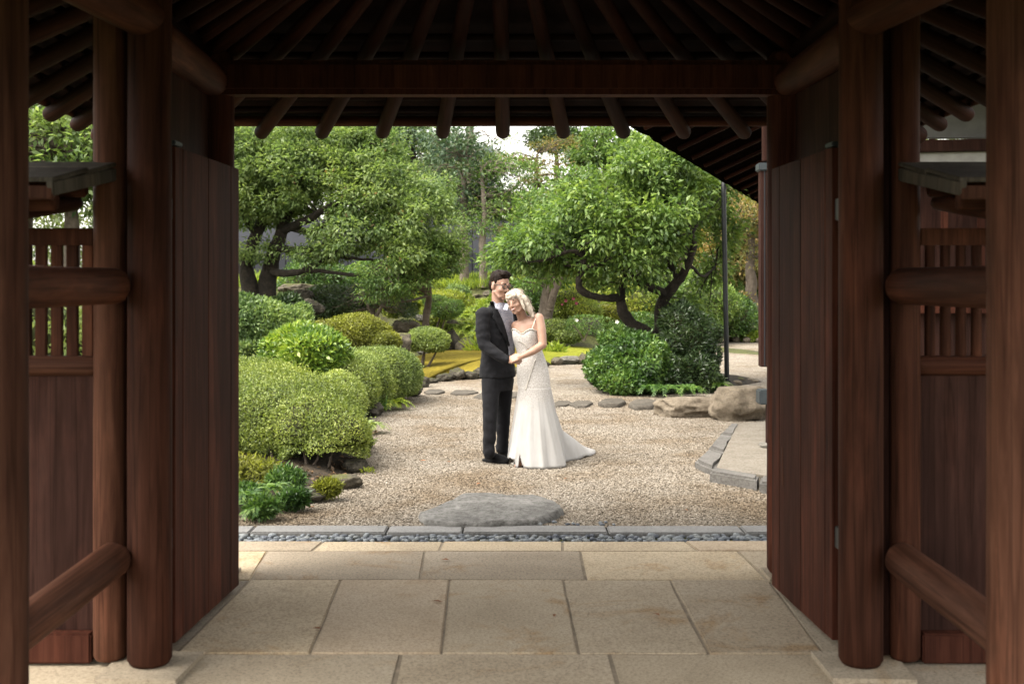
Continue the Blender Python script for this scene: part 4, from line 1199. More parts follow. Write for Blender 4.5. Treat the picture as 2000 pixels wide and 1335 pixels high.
R('dark rough rock on the gravel edge below the near azalea tip', 690, 925, None, .22, .28, .15, 'rock_dark', 3, 1.0)
R('mossy rock beside the fern at the left door', 545, 996, None, .22, .22, .14, 'rock_dark', 4, .1)
R('round brown rock against the left door foot', 485, 1003, None, .22, .2, .13, 'rock', 5)
R('rock on gravel edge between near azalea and grassy tuft', 700, 880, None, .3, .34, .2, 'rock', 6, .8)
R('dark rock at the gravel edge under the grass tuft', 722, 815, None, .34, .4, .22, 'rock_dark', 7, .4)
R('dark rock just right of the bright fern clump', 800, 776, None, .34, .4, .26, 'rock_dark', 8, .2)
R('mossy rock at gravel edge below the light azalea tip', 822, 757, None, .3, .34, .24, 'rock_dark', 9, .2)
R('squat brown mossy boulder behind the light azalea mound', 772, 706, 19.4, .68, .55, .66, 'rock', 10, .3, .3)
EDG = 'row of knobbly edging rocks along the golden moss'
for k, (px, w_, h_, py) in enumerate([(842, .26, .14, 748), (868, .3, .22, 745), (893, .38, .34, 742), (918, .3, .22, 741), (938, .3, .30, 738), (958, .34, .26, 736), (1010, .3, .2, 730), (1060, .3, .22, 718)]):
    R(ORD[k] + ' knobbly dark rock from the left in the row edging the golden moss', px, py, None, w_, .3, h_ * .72, 'rock_dark', 40 + k, k * .9, group=EDG, facet=.3)
R('long pinkish grey rock edging the moss right of the bride', 1108, 711, None, .72, .35, .2, 'rock_grey', 50, 0, .1)
R('round brown rock touching the bride-side end of the long pinkish rock', 1089, 713, None, .27, .3, .22, 'rock', 51)
R('round brown rock between the long pinkish rock and the island shrub', 1140, 711, None, .3, .3, .26, 'rock', 52)
R('small brown rock half behind the island shrub at its left', 1162, 710, None, .26, .3, .24, 'rock', 53)
R('wide flat grey slab rock at the back of the moss, right', 1128, 684, None, 1.25, .9, .30, 'rock_grey', 54, .1, .3)
R('dark pyramid rock standing behind the flat grey slab rock', 1150, 666, 29, .75, .6, .75, 'rock_dark', 55, .4)
R('grey pointed boulder on the bank left of the dark curved trunk', 1172, 652, 32, 1.0, .8, 1.0, 'rock_grey', 56, .9)
R('low boulder on the bank under the curved plum trunk', 1215, 660, 31, 1.3, .8, .6, 'rock_grey', 57, .2)
R('dark rock under the cloud pruned azalea beside the bride', 1075, 684, 28, .9, .7, .45, 'rock_dark', 58, .7)
R('flat low rock at the moss edge under the small clipped bush', 845, 696, None, .75, .5, .2, 'rock_grey', 59, .1, .2)
R('brown upright rock right of the small clipped bush', 880, 690, 26.5, .48, .5, .66, 'rock_dark', 60, .3)
R('grey round rock at the moss edge just left of the groom', 908, 693, 26.0, .52, .5, .46, 'rock', 61, .9)
R('small pale stone at the moss edge beside the groom', 918, 696, 25.8, .4, .3, .12, 'plat' if False else 'rock_grey', 62, 0, .3)
R('overhanging brown boulder above the rocks left of the groom', 878, 652, 28.2, .6, .6, .42, 'rock', 63, .2)
R('pale pebble rock on the bank by the slender trunk', 820, 628, 27.5, .26, .26, .2, 'rock_grey', 64)
R('wide dark mossy rock between the azalea dome and slender trunk', 790, 650, 24.5, .8, .6, .36, 'rock', 65, 0, .2)
R('stacked dark rock at the foot of the left tree trunks', 582, 590, 24.5, .6, .5, .34, 'rock_dark', 66, .4, .1)
R('long mossy ledge rock beneath the low branch of the left tree', 575, 572, 27.5, .9, .6, .3, 'rock', 67, .1, .2)
R('dark overhanging rock behind the olive azalea dome', 605, 612, 23.0, .6, .5, .34, 'rock_dark', 68, .6)
for k, (px, py, w_) in enumerate([(880, 575, .7), (905, 572, .8), (932, 576, .9), (955, 570, .8), (900, 595, .6), (925, 598, .6)]):
    R(ORD[k % 4] + (' upper' if k < 4 else ' lower') + ' brown rock from the left in the low wall under the pale trunks', px, py + 12, 32.5, w_ * .72, .5, .28, 'rock', 70 + k, k * .7, .1, group='rocks of the retaining wall on the bank')
# island and boulders on the right
R('long flat topped tan boulder ending the line of stepping stones', 1345, 817, None, .84, .62, .33, 'rock_tan', 80, .05, .25, facet=.45, ridge=.15)
R('big squat tan boulder beside the pillar and platform', 1450, 824, None, .82, .66, .54, 'rock_tan', 81, .2, .22, facet=.3, ridge=.1)
R('pointed dark rock at the left foot of the island shrub', 1165, 752, None, .34, .34, .3, 'rock_dark', 82, .4)
for k in range(12):
    t = k / 11
    px = 1185 + 255 * t; py = 761 + 7 * math.sin(math.pi * min(1, t * 1.3)) - 9 * max(0, t - .75) * 4
    R(ORD[k] + ' brown edging stone from the left along the front of the island bed', px, py, None, .21, .14, .10, 'rock_tan', 90 + k, .1 * (k % 3 - 1), .1, group='edging stones of the island bed', sub=3)
R('small brown stone at the foot of the steel pole', 1443, 749, None, .3, .25, .12, 'rock', 104, .3)
R('flat brown stone right of the steel pole foot', 1465, 747, None, .36, .25, .09, 'rock_tan', 105, .1, .2)

# ------------------------------------------------------------------ island shrubs
bush('island_shrub', 'bright green leafy shrub at the left of the island bed', 'shrub',
     [E_(1225, 705, 17.6, 0.55, 0.55, 0.40), E_(1180, 720, 17.4, 0.26, 0.35, 0.26), E_(1265, 715, 17.2, 0.32, 0.4, 0.34), E_(1215, 672, 17.9, 0.34, 0.4, 0.22), E_(1225, 745, 17.0, .38, .3, .15)],
     15000, 0.075, 0.036, 'lf_shrub', 110, (1.8, 17.5, .1), amp=.2, core_s=.62, out=.8, up=.15, depth=.34)
bush('nandina_shrub', 'dark feathery shrub at the foot of the curved plum tree', 'shrub',
     [E_(1330, 690, 17.9, 0.42, 0.5, 0.62), E_(1365, 725, 17.6, 0.36, 0.45, 0.34), E_(1310, 735, 17.4, 0.42, 0.4, 0.30), E_(1325, 630, 18.1, 0.30, 0.35, 0.34), E_(1385, 745, 17.5, .2, .3, .15), E_(1345, 660, 18.0, .35, .4, .4), E_(1390, 700, 17.8, .12, .2, .2)],
     20000, 0.08, 0.022, 'lf_dark', 111, (2.7, 17.8, .1), amp=.24, core_s=.58, out=.9, up=.1, depth=.4)
for k, (px, py, ln) in enumerate([(1185, 752, .34), (1212, 760, .34), (1240, 762, .36), (1268, 764, .4), (1300, 766, .42), (1345, 765, .36), (1400, 757, .34)]):
    fern(['fern under the pointed dark rock side of the island', 'second fern from the left along the island edge', 'third fern from the left along the island edge', 'middle fern along the island edge', 'largest fern spilling over the island edging', 'fern under the dark feathery shrub', 'fern beside the steel pole foot'][k],
         gp(px, py, .08), 14, ln, 'lf_fernd' if k != 4 else 'lf_shrub', 120 + k, 'ferns round the island bed', spread=.8)

# ------------------------------------------------------------------ plum tree on the island
YP = 18.6
def q(px, py, dy=0): return at(px, py, YP + dy)
limbs = [
    [(q(1282, 668), .17), (q(1262, 648), .14), (q(1235, 632), .12), (q(1218, 610), .11), (q(1212, 588), .10), (q(1214, 570), .08), (q(1222, 535, .1), .06)],
    [(q(1284, 668, .1), .16), (q(1288, 640, .1), .13), (q(1289, 605, .1), .12), (q(1302, 575, 0), .12), (q(1325, 550, -.1), .10), (q(1345, 515, -.2), .085), (q(1356, 480, -.2), .07), (q(1350, 455, -.2), .045), (q(1370, 430, .3), .03)],
    [(q(1302, 575), .10), (q(1275, 562, -.2), .085), (q(1245, 548, -.3), .07), (q(1225, 515, -.3), .055), (q(1210, 470, -.3), .04), (q(1190, 420, -.3), .02)],
    [(q(1216, 580), .075), (q(1185, 582, -.3), .075), (q(1150, 576, -.4), .075), (q(1132, 560, -.5), .075), (q(1138, 530, -.5), .07), (q(1140, 500, -.5), .06), (q(1122, 490, -.6), .045), (q(1070, 505, -.7), .03), (q(1030, 512, -.7), .02)],
    [(q(1138, 528, -.5), .05), (q(1158, 518, -.6), .045), (q(1175, 515, -.6), .03)],
    [(q(1140, 505, -.5), .045), (q(1140, 460, -.4), .035), (q(1120, 420, -.4), .025)],
    [(q(1325, 550), .06), (q(1300, 490, .3), .05), (q(1295, 430, .3), .04), (q(1285, 380, .2), .025)],
    [(q(1345, 515), .04), (q(1372, 540, .3), .03), (q(1398, 520, .8), .02)],
    [(q(1350, 455, -.2), .03), (q(1335, 400, -.2), .025), (q(1310, 350, -.1), .015)],
]
pads = [(1045, 470, .52, .22), (1100, 500, .45, .2), (1010, 497, .38, .2), (978, 518, .25, .15), (1090, 430, .5, .25), (1140, 400, .5, .25), (1180, 440, .5, .28), (1215, 482, .42, .22), (1180, 520, .36, .15), (1245, 535, .3, .15),
        (1200, 360, .5, .3), (1260, 330, .6, .3), (1320, 350, .55, .3), (1270, 395, .6, .3), (1335, 415, .5, .28), (1390, 400, .45, .32), (1295, 465, .42, .22), (1400, 520, .32, .18), (1300, 300, .6, .25), (1240, 292, .4, .2),
        (1390, 340, .4, .3), (1418, 450, .33, .28), (1120, 355, .35, .2), (1335, 595, .4, .2), (1220, 565, .2, .1), (1290, 430, .5, .28), (1150, 472, .42, .22), (1065, 520, .35, .14), (1365, 370, .4, .25), (1360, 620, .3, .15), (1200, 505, .35, .16), (1258, 500, .35, .18), (1335, 465, .38, .2), (1160, 545, .25, .12), (1295, 525, .3, .14), (1235, 440, .45, .25), (1110, 470, .4, .2), (1375, 560, .3, .14)]
rpad = random.Random(3)
crown = [E_(px, py, (18.5 + rpad.uniform(-.7, .8)) if px < 1355 else 19.7, rx * 1.0, rx * .95, rz * 1.5) for px, py, rx, rz in pads]
limbs = [[(p_, r_ * .8) for p_, r_ in path] for path in limbs]
tree('plum_tree', 'spreading plum tree with dark curved double trunk on the island', (2.4, 18.6, .1), limbs, crown, 540, 66, .29, .105, .048, 'lf_plum', 'bark', 200, shell=.2, droop=.35, squash=.62)

# ------------------------------------------------------------------ big evergreen on the left
YL = 24.0
def q(px, py, dy=0): return at(px, py, YL + dy)
limbs = [
    [(q(492, 605), .21), (q(488, 560), .18), (q(484, 515), .16), (q(500, 460), .13), (q(530, 400), .10), (q(560, 330), .07)],
    [(q(520, 600, .1), .22), (q(522, 550, .1), .20), (q(528, 520, .1), .17), (q(552, 440, 0), .12), (q(575, 380, -.1), .10), (q(590, 310, -.1), .05)],
    [(q(530, 530), .09), (q(560, 534, -.3), .075), (q(590, 528, -.5), .065), (q(625, 510, -.6), .055), (q(655, 500, -.7), .045), (q(690, 505, -.8), .035), (q(730, 508, -.9), .022)],
    [(q(590, 528, -.5), .05), (q(640, 530, -.7), .042), (q(690, 537, -.9), .036), (q(750, 535, -1.0), .028), (q(800, 520, -1.0), .018)],
    [(q(528, 480), .10), (q(580, 490, -.4), .07), (q(630, 480, -.6), .05), (q(660, 470, -.6), .035)],
    [(q(548, 450), .10), (q(600, 430, -.5), .08), (q(650, 400, -.7), .06), (q(700, 390, -.8), .04), (q(760, 400, -.8), .02)],
    [(q(552, 440), .08), (q(610, 452, -.4), .07), (q(650, 430, -.6), .05), (q(690, 445, -.8), .03)],
    [(q(500, 460), .07), (q(475, 420, -.3), .05), (q(460, 380, -.4), .03)],
    [(q(575, 380), .07), (q(640, 330, -.3), .05), (q(690, 300, -.3), .03)],
]
crown = [E_(600, 330, 24, 2.0, 1.6, 1.0), E_(740, 360, 23.6, 1.4, 1.4, .95), E_(820, 430, 23.2, .85, 1.1, .75), E_(700, 450, 23.2, 1.2, 1.2, .6), E_(520, 380, 24, 1.1, 1.4, .8),
         E_(560, 290, 24.4, 1.9, 1.5, .7), E_(700, 285, 24.3, 1.0, 1.2, .55), E_(860, 480, 23.0, .45, .7, .45), E_(790, 500, 22.9, .9, .9, .38), E_(500, 490, 23.6, .5, .7, .22), E_(600, 500, 23.4, .8, .6, .14), E_(840, 375, 23.6, .5, .8, .4), E_(460, 330, 24.2, .9, 1.2, .9)]
tree('evergreen_oak', 'huge rounded evergreen tree with dark twin trunks at the left', (-5.3, 24, 1.0), limbs, crown, 800, 105, .34, .10, .043, 'lf_oak', 'bark', 210, shell=.25, rust=(90, 'lf_rust'))

# ------------------------------------------------------------------ slender trees and shrubs under it
def simple(name, label, trunk, rads, crown, n, per, cr, L, W, mat, bark, seed, group=None, **kw):
    path = [(Vector(p), r) for p, r in zip(trunk, rads)]
    return tree(name, label, trunk[0], [path] + kw.pop('extra', []), crown, n, per, cr, L, W, mat, bark, seed, group, **kw)
simple('maple_tree', 'slender feathery maple with thin bare trunk left of the groom', [at(828, 645, 24), at(836, 600, 24), at(838, 560, 23.9), at(830, 510, 23.8), at(815, 470, 23.6)], [.085, .07, .06, .045, .02],
       [E_(830, 520, 23.2, .75, .7, .30), E_(760, 545, 22.8, .65, .6, .24), E_(860, 490, 23.0, .5, .6, .28), E_(740, 575, 22.8, .4, .5, .16), E_(800, 555, 22.8, .5, .5, .2)],
       120, 60, .26, .085, .026, 'lf_maple', 'bark_grey', 220, squash=.35, droop=.3)
simple('twisted_shrub', 'multi stemmed shrub with pale twisted bare stems beside the olive dome', [at(733, 618, 24.5), at(726, 600, 24.5), at(722, 575, 24.4)], [.05, .04, .03],
       [E_(715, 580, 24.8, .7, .6, .26), E_(680, 590, 24.6, .5, .5, .24), E_(760, 590, 24.8, .5, .5, .26), E_(785, 605, 24.6, .35, .4, .2)],
       75, 60, .24, .07, .026, 'lf_dark', 'bark_pale', 221, extra=[[(at(735, 616, 24.4), .04), (at(746, 598, 24.3), .03), (at(742, 575, 24.3), .025), (at(750, 555, 24.3), .015)], [(at(729, 616, 24.4), .035), (at(715, 592, 24.3), .028), (at(710, 570, 24.3), .015)]])
bush('dark_shrub', 'dense dark shrub behind the olive azalea dome, left of pale stems', 'shrub', [E_(650, 595, 25.2, .65, .5, .40), E_(625, 585, 25.4, .45, .5, .3)], 4500, .075, .03, 'lf_dark', 222, (-4.0, 25.2, .7), amp=.14, core_s=.75, zmin=.3)
bush('bank_shrub', 'low dark green shrub right of the slender maple trunk', 'shrub', [E_(868, 605, 26.5, .42, .4, .2), E_(850, 590, 26.6, .3, .3, .16), E_(885, 598, 26.6, .25, .3, .14)], 4200, .06, .022, 'lf_maple', 223, (-1.6, 26.5, .5), amp=.14, core_s=.7, zmin=.3,
     stems=[[(at(850, 650, 26.5), .03), (at(856, 630, 26.5), .025), (at(864, 610, 26.5), .015)], [(at(862, 652, 26.4), .025), (at(866, 632, 26.4), .02), (at(872, 612, 26.4), .015)]])
bush('bank_shrub', 'bright yellow green shrub above the low dark one on the bank', 'shrub', [E_(870, 585, 28, .6, .5, .22), E_(845, 620, 28, .35, .4, .3)], 3800, .075, .03, 'lf_yellow', 224, (-1.7, 28, .8), amp=.16, core_s=.7, zmin=.2)
bush('bank_shrub', 'rounded blue green shrub near the retaining wall top', 'shrub', [E_(893, 572, 31, .35, .4, .2)], 1300, .075, .035, 'lf_blue', 225, (-1.5, 31, 1.2), amp=.12, core_s=.75, zmin=.3)
k = 0
rr = random.Random(9)
for (px, py, Y) in [(905, 608, 29.5), (925, 615, 29.2), (912, 628, 28.6), (935, 600, 30), (948, 612, 29.6), (895, 618, 29), (930, 640, 28.0), (920, 590, 30.6), (945, 628, 28.8), (888, 635, 28.3), (940, 585, 31), (960, 600, 30), (935, 655, 27.4), (905, 645, 28)]:
    p = at(px, py + 8, Y)
    fern('yellow green fern on the bank behind the groom', p, 16, rr.uniform(.5, .75), 'lf_fern', 230 + k, 'ferns on the bank behind the groom', spread=.9); k += 1
bush('spiky_plant', 'pale spiky leafed plant at the moss edge touching the groom', 'plant', [E_(935, 682, 25.5, .2, .2, .16)], 110, .30, .04, 'lf_fern', 250, (-.75, 25.5, .05), core=False, out=1.2, up=.8, zmin=.02)
bush('spiky_plant', 'pale leafy plant at the moss edge just right of the bride', 'plant', [E_(1082, 692, 25.2, .2, .2, .16)], 140, .2, .05, 'lf_fern', 251, (.95, 25.2, .05), core=False, out=1.2, up=.8, zmin=.02)

# bank to the right of the bride
bush('cloud_azalea', 'low layered azalea on dark rock right behind the bride', 'shrub', [E_(1088, 640, 27.8, .55, .5, .22), E_(1108, 655, 27.4, .42, .4, .16), E_(1062, 650, 27.6, .4, .4, .2)], 7500, .055, .026, 'lf_azalea', 260, (1.1, 27.6, .3), amp=.14, core_s=.78, zmin=.2)
bl = [(at(1105, 587, 29.3), .05, 'flower'), (at(1120, 583, 29.3), .05, 'flower'), (at(1126, 592, 29.3), .05, 'flower'), (at(1098, 594, 29.4), .04, 'flower')]
bush('flowering_azalea', 'taller yellow green azalea with a few pink blossoms behind the leaning trunk', 'shrub', [E_(1110, 590, 30, .6, .5, .42), E_(1140, 605, 29.8, .45, .5, .3), E_(1095, 610, 30, .4, .4, .3)], 7500, .07, .03, 'lf_yellow', 261, (1.5, 30, .4), amp=.16, core_s=.75, zmin=.2, blossoms=bl)
bush('bank_shrub', 'dense green shrub directly behind the bride\'s veil of hair', 'shrub', [E_(1035, 590, 31, .65, .6, .55), E_(1000, 575, 31.4, .5, .5, .45), E_(1060, 560, 31.4, .5, .5, .4)], 8500, .08, .035, 'lf_shrub', 262, (.5, 31, .8), amp=.16, core_s=.75, zmin=.3)
bl = [(at(px, py, 26.9), .05, 'flower_w') for px, py in [(1126, 625), (1196, 642), (1205, 628), (1219, 645), (1192, 655), (1230, 652)]]
bush('white_flower_shrub', 'sparse twiggy shrub with white flowers between grey boulders', 'shrub', [E_(1150, 632, 27.2, .5, .4, .22), E_(1205, 645, 27.2, .4, .4, .16)], 1500, .06, .025, 'lf_maple', 263, (2.0, 27.2, .2), amp=.2, core=False, blossoms=bl,
     stems=[[(at(1140, 665, 27), .02), (at(1132, 650, 27), .015), (at(1120, 635, 27), .01)], [(at(1142, 665, 27), .02), (at(1150, 645, 27), .015), (at(1165, 630, 27), .01)], [(at(1190, 660, 27), .018), (at(1200, 645, 27), .013), (at(1215, 636, 27), .01)]])
simple('leaning_tree', 'leaning grey forked trunk behind the bride with leafy crown', [at(1064, 622, 28), at(1068, 590, 28), at(1076, 560, 28), at(1088, 520, 28), at(1098, 470, 28.2)], [.20, .17, .16, .12, .06],
       [E_(1090, 420, 28.5, 1.1, 1.2, .7), E_(1040, 470, 28.2, .8, .8, .45), E_(1120, 500, 28.3, .7, .8, .4), E_(1010, 530, 28.0, .5, .6, .25), E_(1080, 540, 28.2, .5, .5, .2)],
       130, 55, .36, .13, .05, 'lf_maple', 'bark_grey', 264, extra=[[(at(1072, 605, 27.9), .10), (at(1082, 575, 27.8), .10), (at(1092, 545, 27.8), .09), (at(1110, 510, 27.8), .05)]])
for k, (px, py, Y, L_) in enumerate([(1165, 610, 33, 'yellow green shrub beneath the low plum branch'), (1240, 600, 33, 'leafy shrub seen between the two plum trunks'), (1370, 590, 32, 'bright shrub right of the plum trunk'), (1405, 615, 33, 'low shrub at the back right gravel edge beside the pole'), (1300, 625, 33, 'shrub behind the dark feathery island shrub')]):
    c = at(px, py, Y)
    bush('bank_shrub', L_, 'shrub', [((c.x, c.y, c.z), (.95, .7, .62)), ((c.x + .6, c.y + .2, c.z - .15), (.6, .6, .45)), ((c.x - .6, c.y, c.z - .2), (.6, .6, .5))], 6500, .10, .045, ['lf_yellow', 'lf_yellow', 'lf_plum', 'lf_shrub', 'lf_fern'][k], 270 + k, (c.x, c.y, max(0, c.z - .6)), amp=.18, core_s=.7, zmin=.02)

for k, (px, py, Y, r_, mt, L_) in enumerate([(1190, 622, 30.5, .5, 'lf_olive', 'olive shrub among grey boulders left of the plum trunk'), (1250, 640, 29.5, .55, 'lf_shrub', 'green shrub in the fork of the plum trunks'), (1280, 590, 33.5, .9, 'lf_maple', 'soft green shrub behind the upper plum trunk'),
                                       (1340, 560, 35, 1.0, 'lf_plum', 'leafy shrub behind the plum limb on the right'), (1150, 560, 34.5, .9, 'lf_far', 'pale shrub above the pink blossoms'), (1210, 575, 35, .9, 'lf_yellow', 'yellow shrub above the grey boulders'), (1420, 580, 38.5, .9, 'lf_maple', 'shrub at the far gravel edge left of the board fence'),
                                       (1365, 640, 31, .6, 'lf_dark', 'dark low shrub at the gravel edge behind the island'), (620, 545, 31, .9, 'lf_shrub', 'green shrub on the bank under the low left branch'), (720, 548, 32, .9, 'lf_maple', 'green shrub on the bank behind the twisted stems'), (800, 585, 29.5, .6, 'lf_yellow', 'yellow green shrub behind the slender maple trunk'),
                                       (980, 600, 29.5, .5, 'lf_fern', 'yellow green shrub just right of the groom, on the bank'), (560, 600, 22.5, .35, 'lf_dark', 'small dark shrub between left trunks and olive dome')]):
    c = at(px, py, Y)
    bush('bank_shrub', L_, 'shrub', [((c.x, c.y, c.z), (r_, r_ * .8, r_ * .62)), ((c.x + r_ * .6, c.y + .2, c.z - r_ * .2), (r_ * .6, r_ * .6, r_ * .45)), ((c.x - r_ * .6, c.y, c.z - r_ * .25), (r_ * .6, r_ * .6, r_ * .5))], int(3500 + 3500 * r_), .09, .04, mt, 400 + k, (c.x, c.y, max(0, c.z - .6)), amp=.2, core_s=.66, zmin=.02, depth=.3)
# twin pale trunks and other middle-distance trees
T2 = 34.0
simple('pale_trunk_tree', 'slim pale trunk on the bank left of the groom\'s head', [at(906, 560, T2), at(906, 520, T2), at(907, 470, T2), at(905, 400, T2), at(908, 320, T2)], [.16, .145, .13, .11, .05],
       [E_(900, 330, T2, 1.3, 1.2, .9), E_(870, 370, T2 - .3, .9, .9, .5), E_(930, 390, T2, .9, .9, .5), E_(880, 270, T2, 1.0, 1.0, .6)], 90, 60, .5, .15, .055, 'lf_pine', 'bark_pale', 280)
simple('pale_trunk_tree', 'slim pale trunk directly behind the groom\'s head', [at(942, 562, T2 - .6), at(945, 520, T2 - .6), at(942, 470, T2 - .6), at(946, 420, T2 - .6), at(940, 330, T2 - .6)], [.13, .12, .105, .09, .04],
       [E_(960, 400, T2, 1.0, 1.1, .5), E_(930, 450, T2 - .8, .7, .8, .28), E_(985, 350, T2, 1.1, 1.1, .7), E_(945, 505, T2 - 1, .3, .4, .25)], 100, 55, .45, .12, .045, 'lf_maple', 'bark_pale', 281)
simple('dark_conifer', 'tall dark conifer behind the shoulder of the big left tree', [at(805, 560, 42), at(806, 420, 42), at(808, 250, 42)], [.2, .16, .06],
       [E_(800, 262, 42, 1.5, 1.4, .6), E_(850, 300, 41.5, .9, 1.0, .7), E_(760, 300, 42, 1.2, 1.2, .6), E_(800, 210, 42, 1.4, 1.4, .9)], 80, 70, .55, .17, .06, 'lf_pine', 'bark', 282, squash=.35)
simple('rusty_maple', 'tall airy maple with reddish tips in the centre background', [at(1050, 560, 37), at(1048, 450, 37), at(1045, 380, 37), at(1050, 300, 37)], [.16, .13, .1, .04],
       [E_(1050, 340, 37, 1.4, 1.3, .45), E_(1010, 400, 36.6, 1.3, 1.2, .45), E_(1090, 390, 36.8, 1.2, 1.2, .5), E_(1040, 450, 36.6, 1.2, 1.1, .4), E_(1000, 310, 37, .8, .9, .3), E_(1085, 290, 37, .8, .8, .35)],
       150, 55, .42, .11, .035, 'lf_rust', 'bark_grey', 283, squash=.3, lay=.2)
simple('tall_tree', 'tall thin tree whose pale trunk tops out under the eave', [at(915, 560, 47), at(914, 400, 47), at(918, 250, 47), at(920, 180, 47)], [.2, .19, .17, .1],
       [E_(960, 300, 47, .8, .8, .3), E_(985, 275, 47, .7, .7, .25), E_(870, 340, 47, 1.2, 1, .5), E_(1000, 420, 47, 1.6, 1, .8)], 60, 55, .5, .14, .05, 'lf_far', 'bark_pale', 284, squash=.4)
BG = 'far background trees'
far = [(1085, 268, 45, 1.0, .4, 'lf_dark', 'far dark leafy tree peeking right of the centre eave gap'), (1180, 285, 44, 1.6, .8, 'lf_maple', 'far green tree left of the eave end'), (1190, 420, 46, 2.2, 1.8, 'lf_far', 'far pale tree behind the plum crown, left'),
       (1330, 330, 43, 2.2, 1.6, 'lf_maple', 'far tree behind the plum crown under the thatched eave'), (1300, 460, 45, 2.6, 1.5, 'lf_far', 'far pale tree behind the plum crown, low'), (1395, 440, 44, 1.7, 1.6, 'lf_yellow', 'far yellow green tree behind the steel pole'),
       (1460, 470, 39, 1.5, 1.5, 'lf_rust', 'reddish tipped tree between steel pole and pillar'), (1480, 560, 41, 1.3, .9, 'lf_maple', 'low leafy tree in front of the grey board fence'),
       (640, 250, 46, 3.2, 2.2, 'lf_oak', 'far tree above the left evergreen'), (480, 300, 45, 3.0, 2.6, 'lf_far', 'far tree by the left door top'), (130, 285, 22, 2.2, 1.2, 'lf_oak', 'tree seen above the left wing fence roof'), (40, 250, 24, 2.2, 1.6, 'lf_far', 'pale tree seen far left above the wing fence roof'),
       (1010, 520, 47, 2.4, 1.0, 'lf_maple', 'far low tree between groom and leaning trunk'), (1560, 430, 46, 2.5, 2.2, 'lf_far', 'far tree behind the right pillar')]
for k, (px, py, Y, rx, rz, mt, lb) in enumerate(far):
    c = at(px, py, Y); g0 = float(hgt(c.x, c.y))
    simple('background_tree', lb, [Vector((c.x, c.y, g0)), Vector((c.x + .1, c.y, g0 + (c.z - g0) * .5)), Vector((c.x, c.y, c.z + rz * .5))], [.2, .15, .04],
           [(tuple(c), (rx, 1.2, rz)), ((c.x - rx * .5, c.y - .4, c.z - rz * .5), (rx * .6, 1, rz * .5)), ((c.x + rx * .55, c.y - .3, c.z - rz * .3), (rx * .55, 1, rz * .5))],
           int(60 + 34 * rx * rz), 70, .52, .17, .07, mt, 'bark_grey', 300 + k, BG)
rngb = np.random.default_rng(77)
nb = 2300
bx_ = rngb.uniform(-26, 24, nb)
pxb = 1000 + bx_ * 2200 / 54
top = np.where((pxb > 925) & (pxb < 1150), 4.9, np.where((pxb > 850) & (pxb < 1240), 7.6, 10.5)) + 0.8 * np.sin(bx_ * 1.7)
cb = np.stack([bx_, rngb.uniform(51, 57, nb), rngb.random(nb) ** .8 * top], 1)
mb = 34
P = (cb[:, None, :] + rngb.normal(size=(nb, mb, 3)) * np.array([.5, .5, .35])).reshape(-1, 3)
me = leaf_mesh('tree_belt', P, rngb.normal(size=P.shape), rngb.normal(size=P.shape) * .6 + np.array([0, -.4, .8]), .26, .12, rngb, np.clip(np.repeat(rngb.normal(.45, .16, nb), mb) + rngb.normal(0, .15, len(P)), 0, 1))
tag(link('tree_belt', me, M['lf_far']), 'hazy mass of far trees closing the garden view', 'trees', None, 'stuff')
# far right trunk with its ring of groundcover
simple('straight_trunk_tree', 'straight grey trunk rising from a grassy ring near the board fence', [gp(1472, 664), at(1470, 600, 34.5), at(1466, 540, 34.5), at(1468, 450, 34.5)], [.24, .19, .17, .08],
       [E_(1450, 420, 34.5, 1.2, 1.2, .8), E_(1490, 480, 34.3, .9, .9, .6), E_(1445, 600, 34, .5, .5, .3)], 70, 60, .42, .14, .05, 'lf_rust', 'bark_grey', 320)
bush('ground_ring', 'low bright groundcover ring round the straight grey trunk', 'shrub', [((7.6, 33.5, .05), (1.0, .8, .22))], 3500, .10, .05, 'lf_fern', 321, (7.6, 33.5, 0), amp=.08)
for k in range(9):
    a = math.pi * (1 + k / 8)
    tag(rock('rock', (7.6 + 1.05 * math.cos(a), 33.5 + .85 * math.sin(a), 0), (.36, .25, .18), M['rock_tan'], None, 330 + k, a, sub=3), ORD[k] + ' edging stone from the left round the far groundcover ring', 'rock', 'edging stones of the far ring')
# grass along the top of the bank and golden blades on the moss
pts = [(x, y, float(hgt(x, y))) for x in np.linspace(-8, 1.5, 40) for y in (33.5, 34.5, 35.6)]
grass('bank_grass', 'long yellow green grass along the top of the bank', pts, 9000, .42, 'lf_fern', 340, .25, 'stuff')
pts = [(x, y, float(hgt(x, y))) for x in np.linspace(-6.5, -3.2, 30) for y in (25.5, 26.5, 28, 29.5, 31)]
grass('bank_grass', 'yellow moss grass on the bank behind the left trunks', pts, 5000, .2, 'lf_yellow', 341, .3, 'stuff')
# fallen leaves
rl = random.Random(12)
for k in range(16):
    if k < 11: p = gp(rl.uniform(560, 1350), rl.uniform(830, 1010)); p.z = .018
    else: p = gp(rl.uniform(600, 1300), rl.uniform(1090, 1260)); p.z = .008
    s = rl.uniform(.018, .034)
    me = pymesh('fallen_leaf', [(-s, 0, 0), (0, -s * .5, .006), (s, 0, .003), (0, s * .5, .008)], [(0, 1, 2, 3)])
    o = link('fallen_leaf', me, M['leaf_dead'], None, Matrix.Translation(p) @ Matrix.Rotation(rl.uniform(0, 6), 4, 'Z'))
    tag(o, 'small dry brown leaf fallen on the ' + ('gravel' if k < 11 else 'paving slabs'), 'leaf', 'fallen leaves on the ' + ('gravel' if k < 11 else 'paving'))

# ------------------------------------------------------------------ the couple
YC = 10.4
def pc(px, py, dy=0.0): return at(px, py, YC + dy)

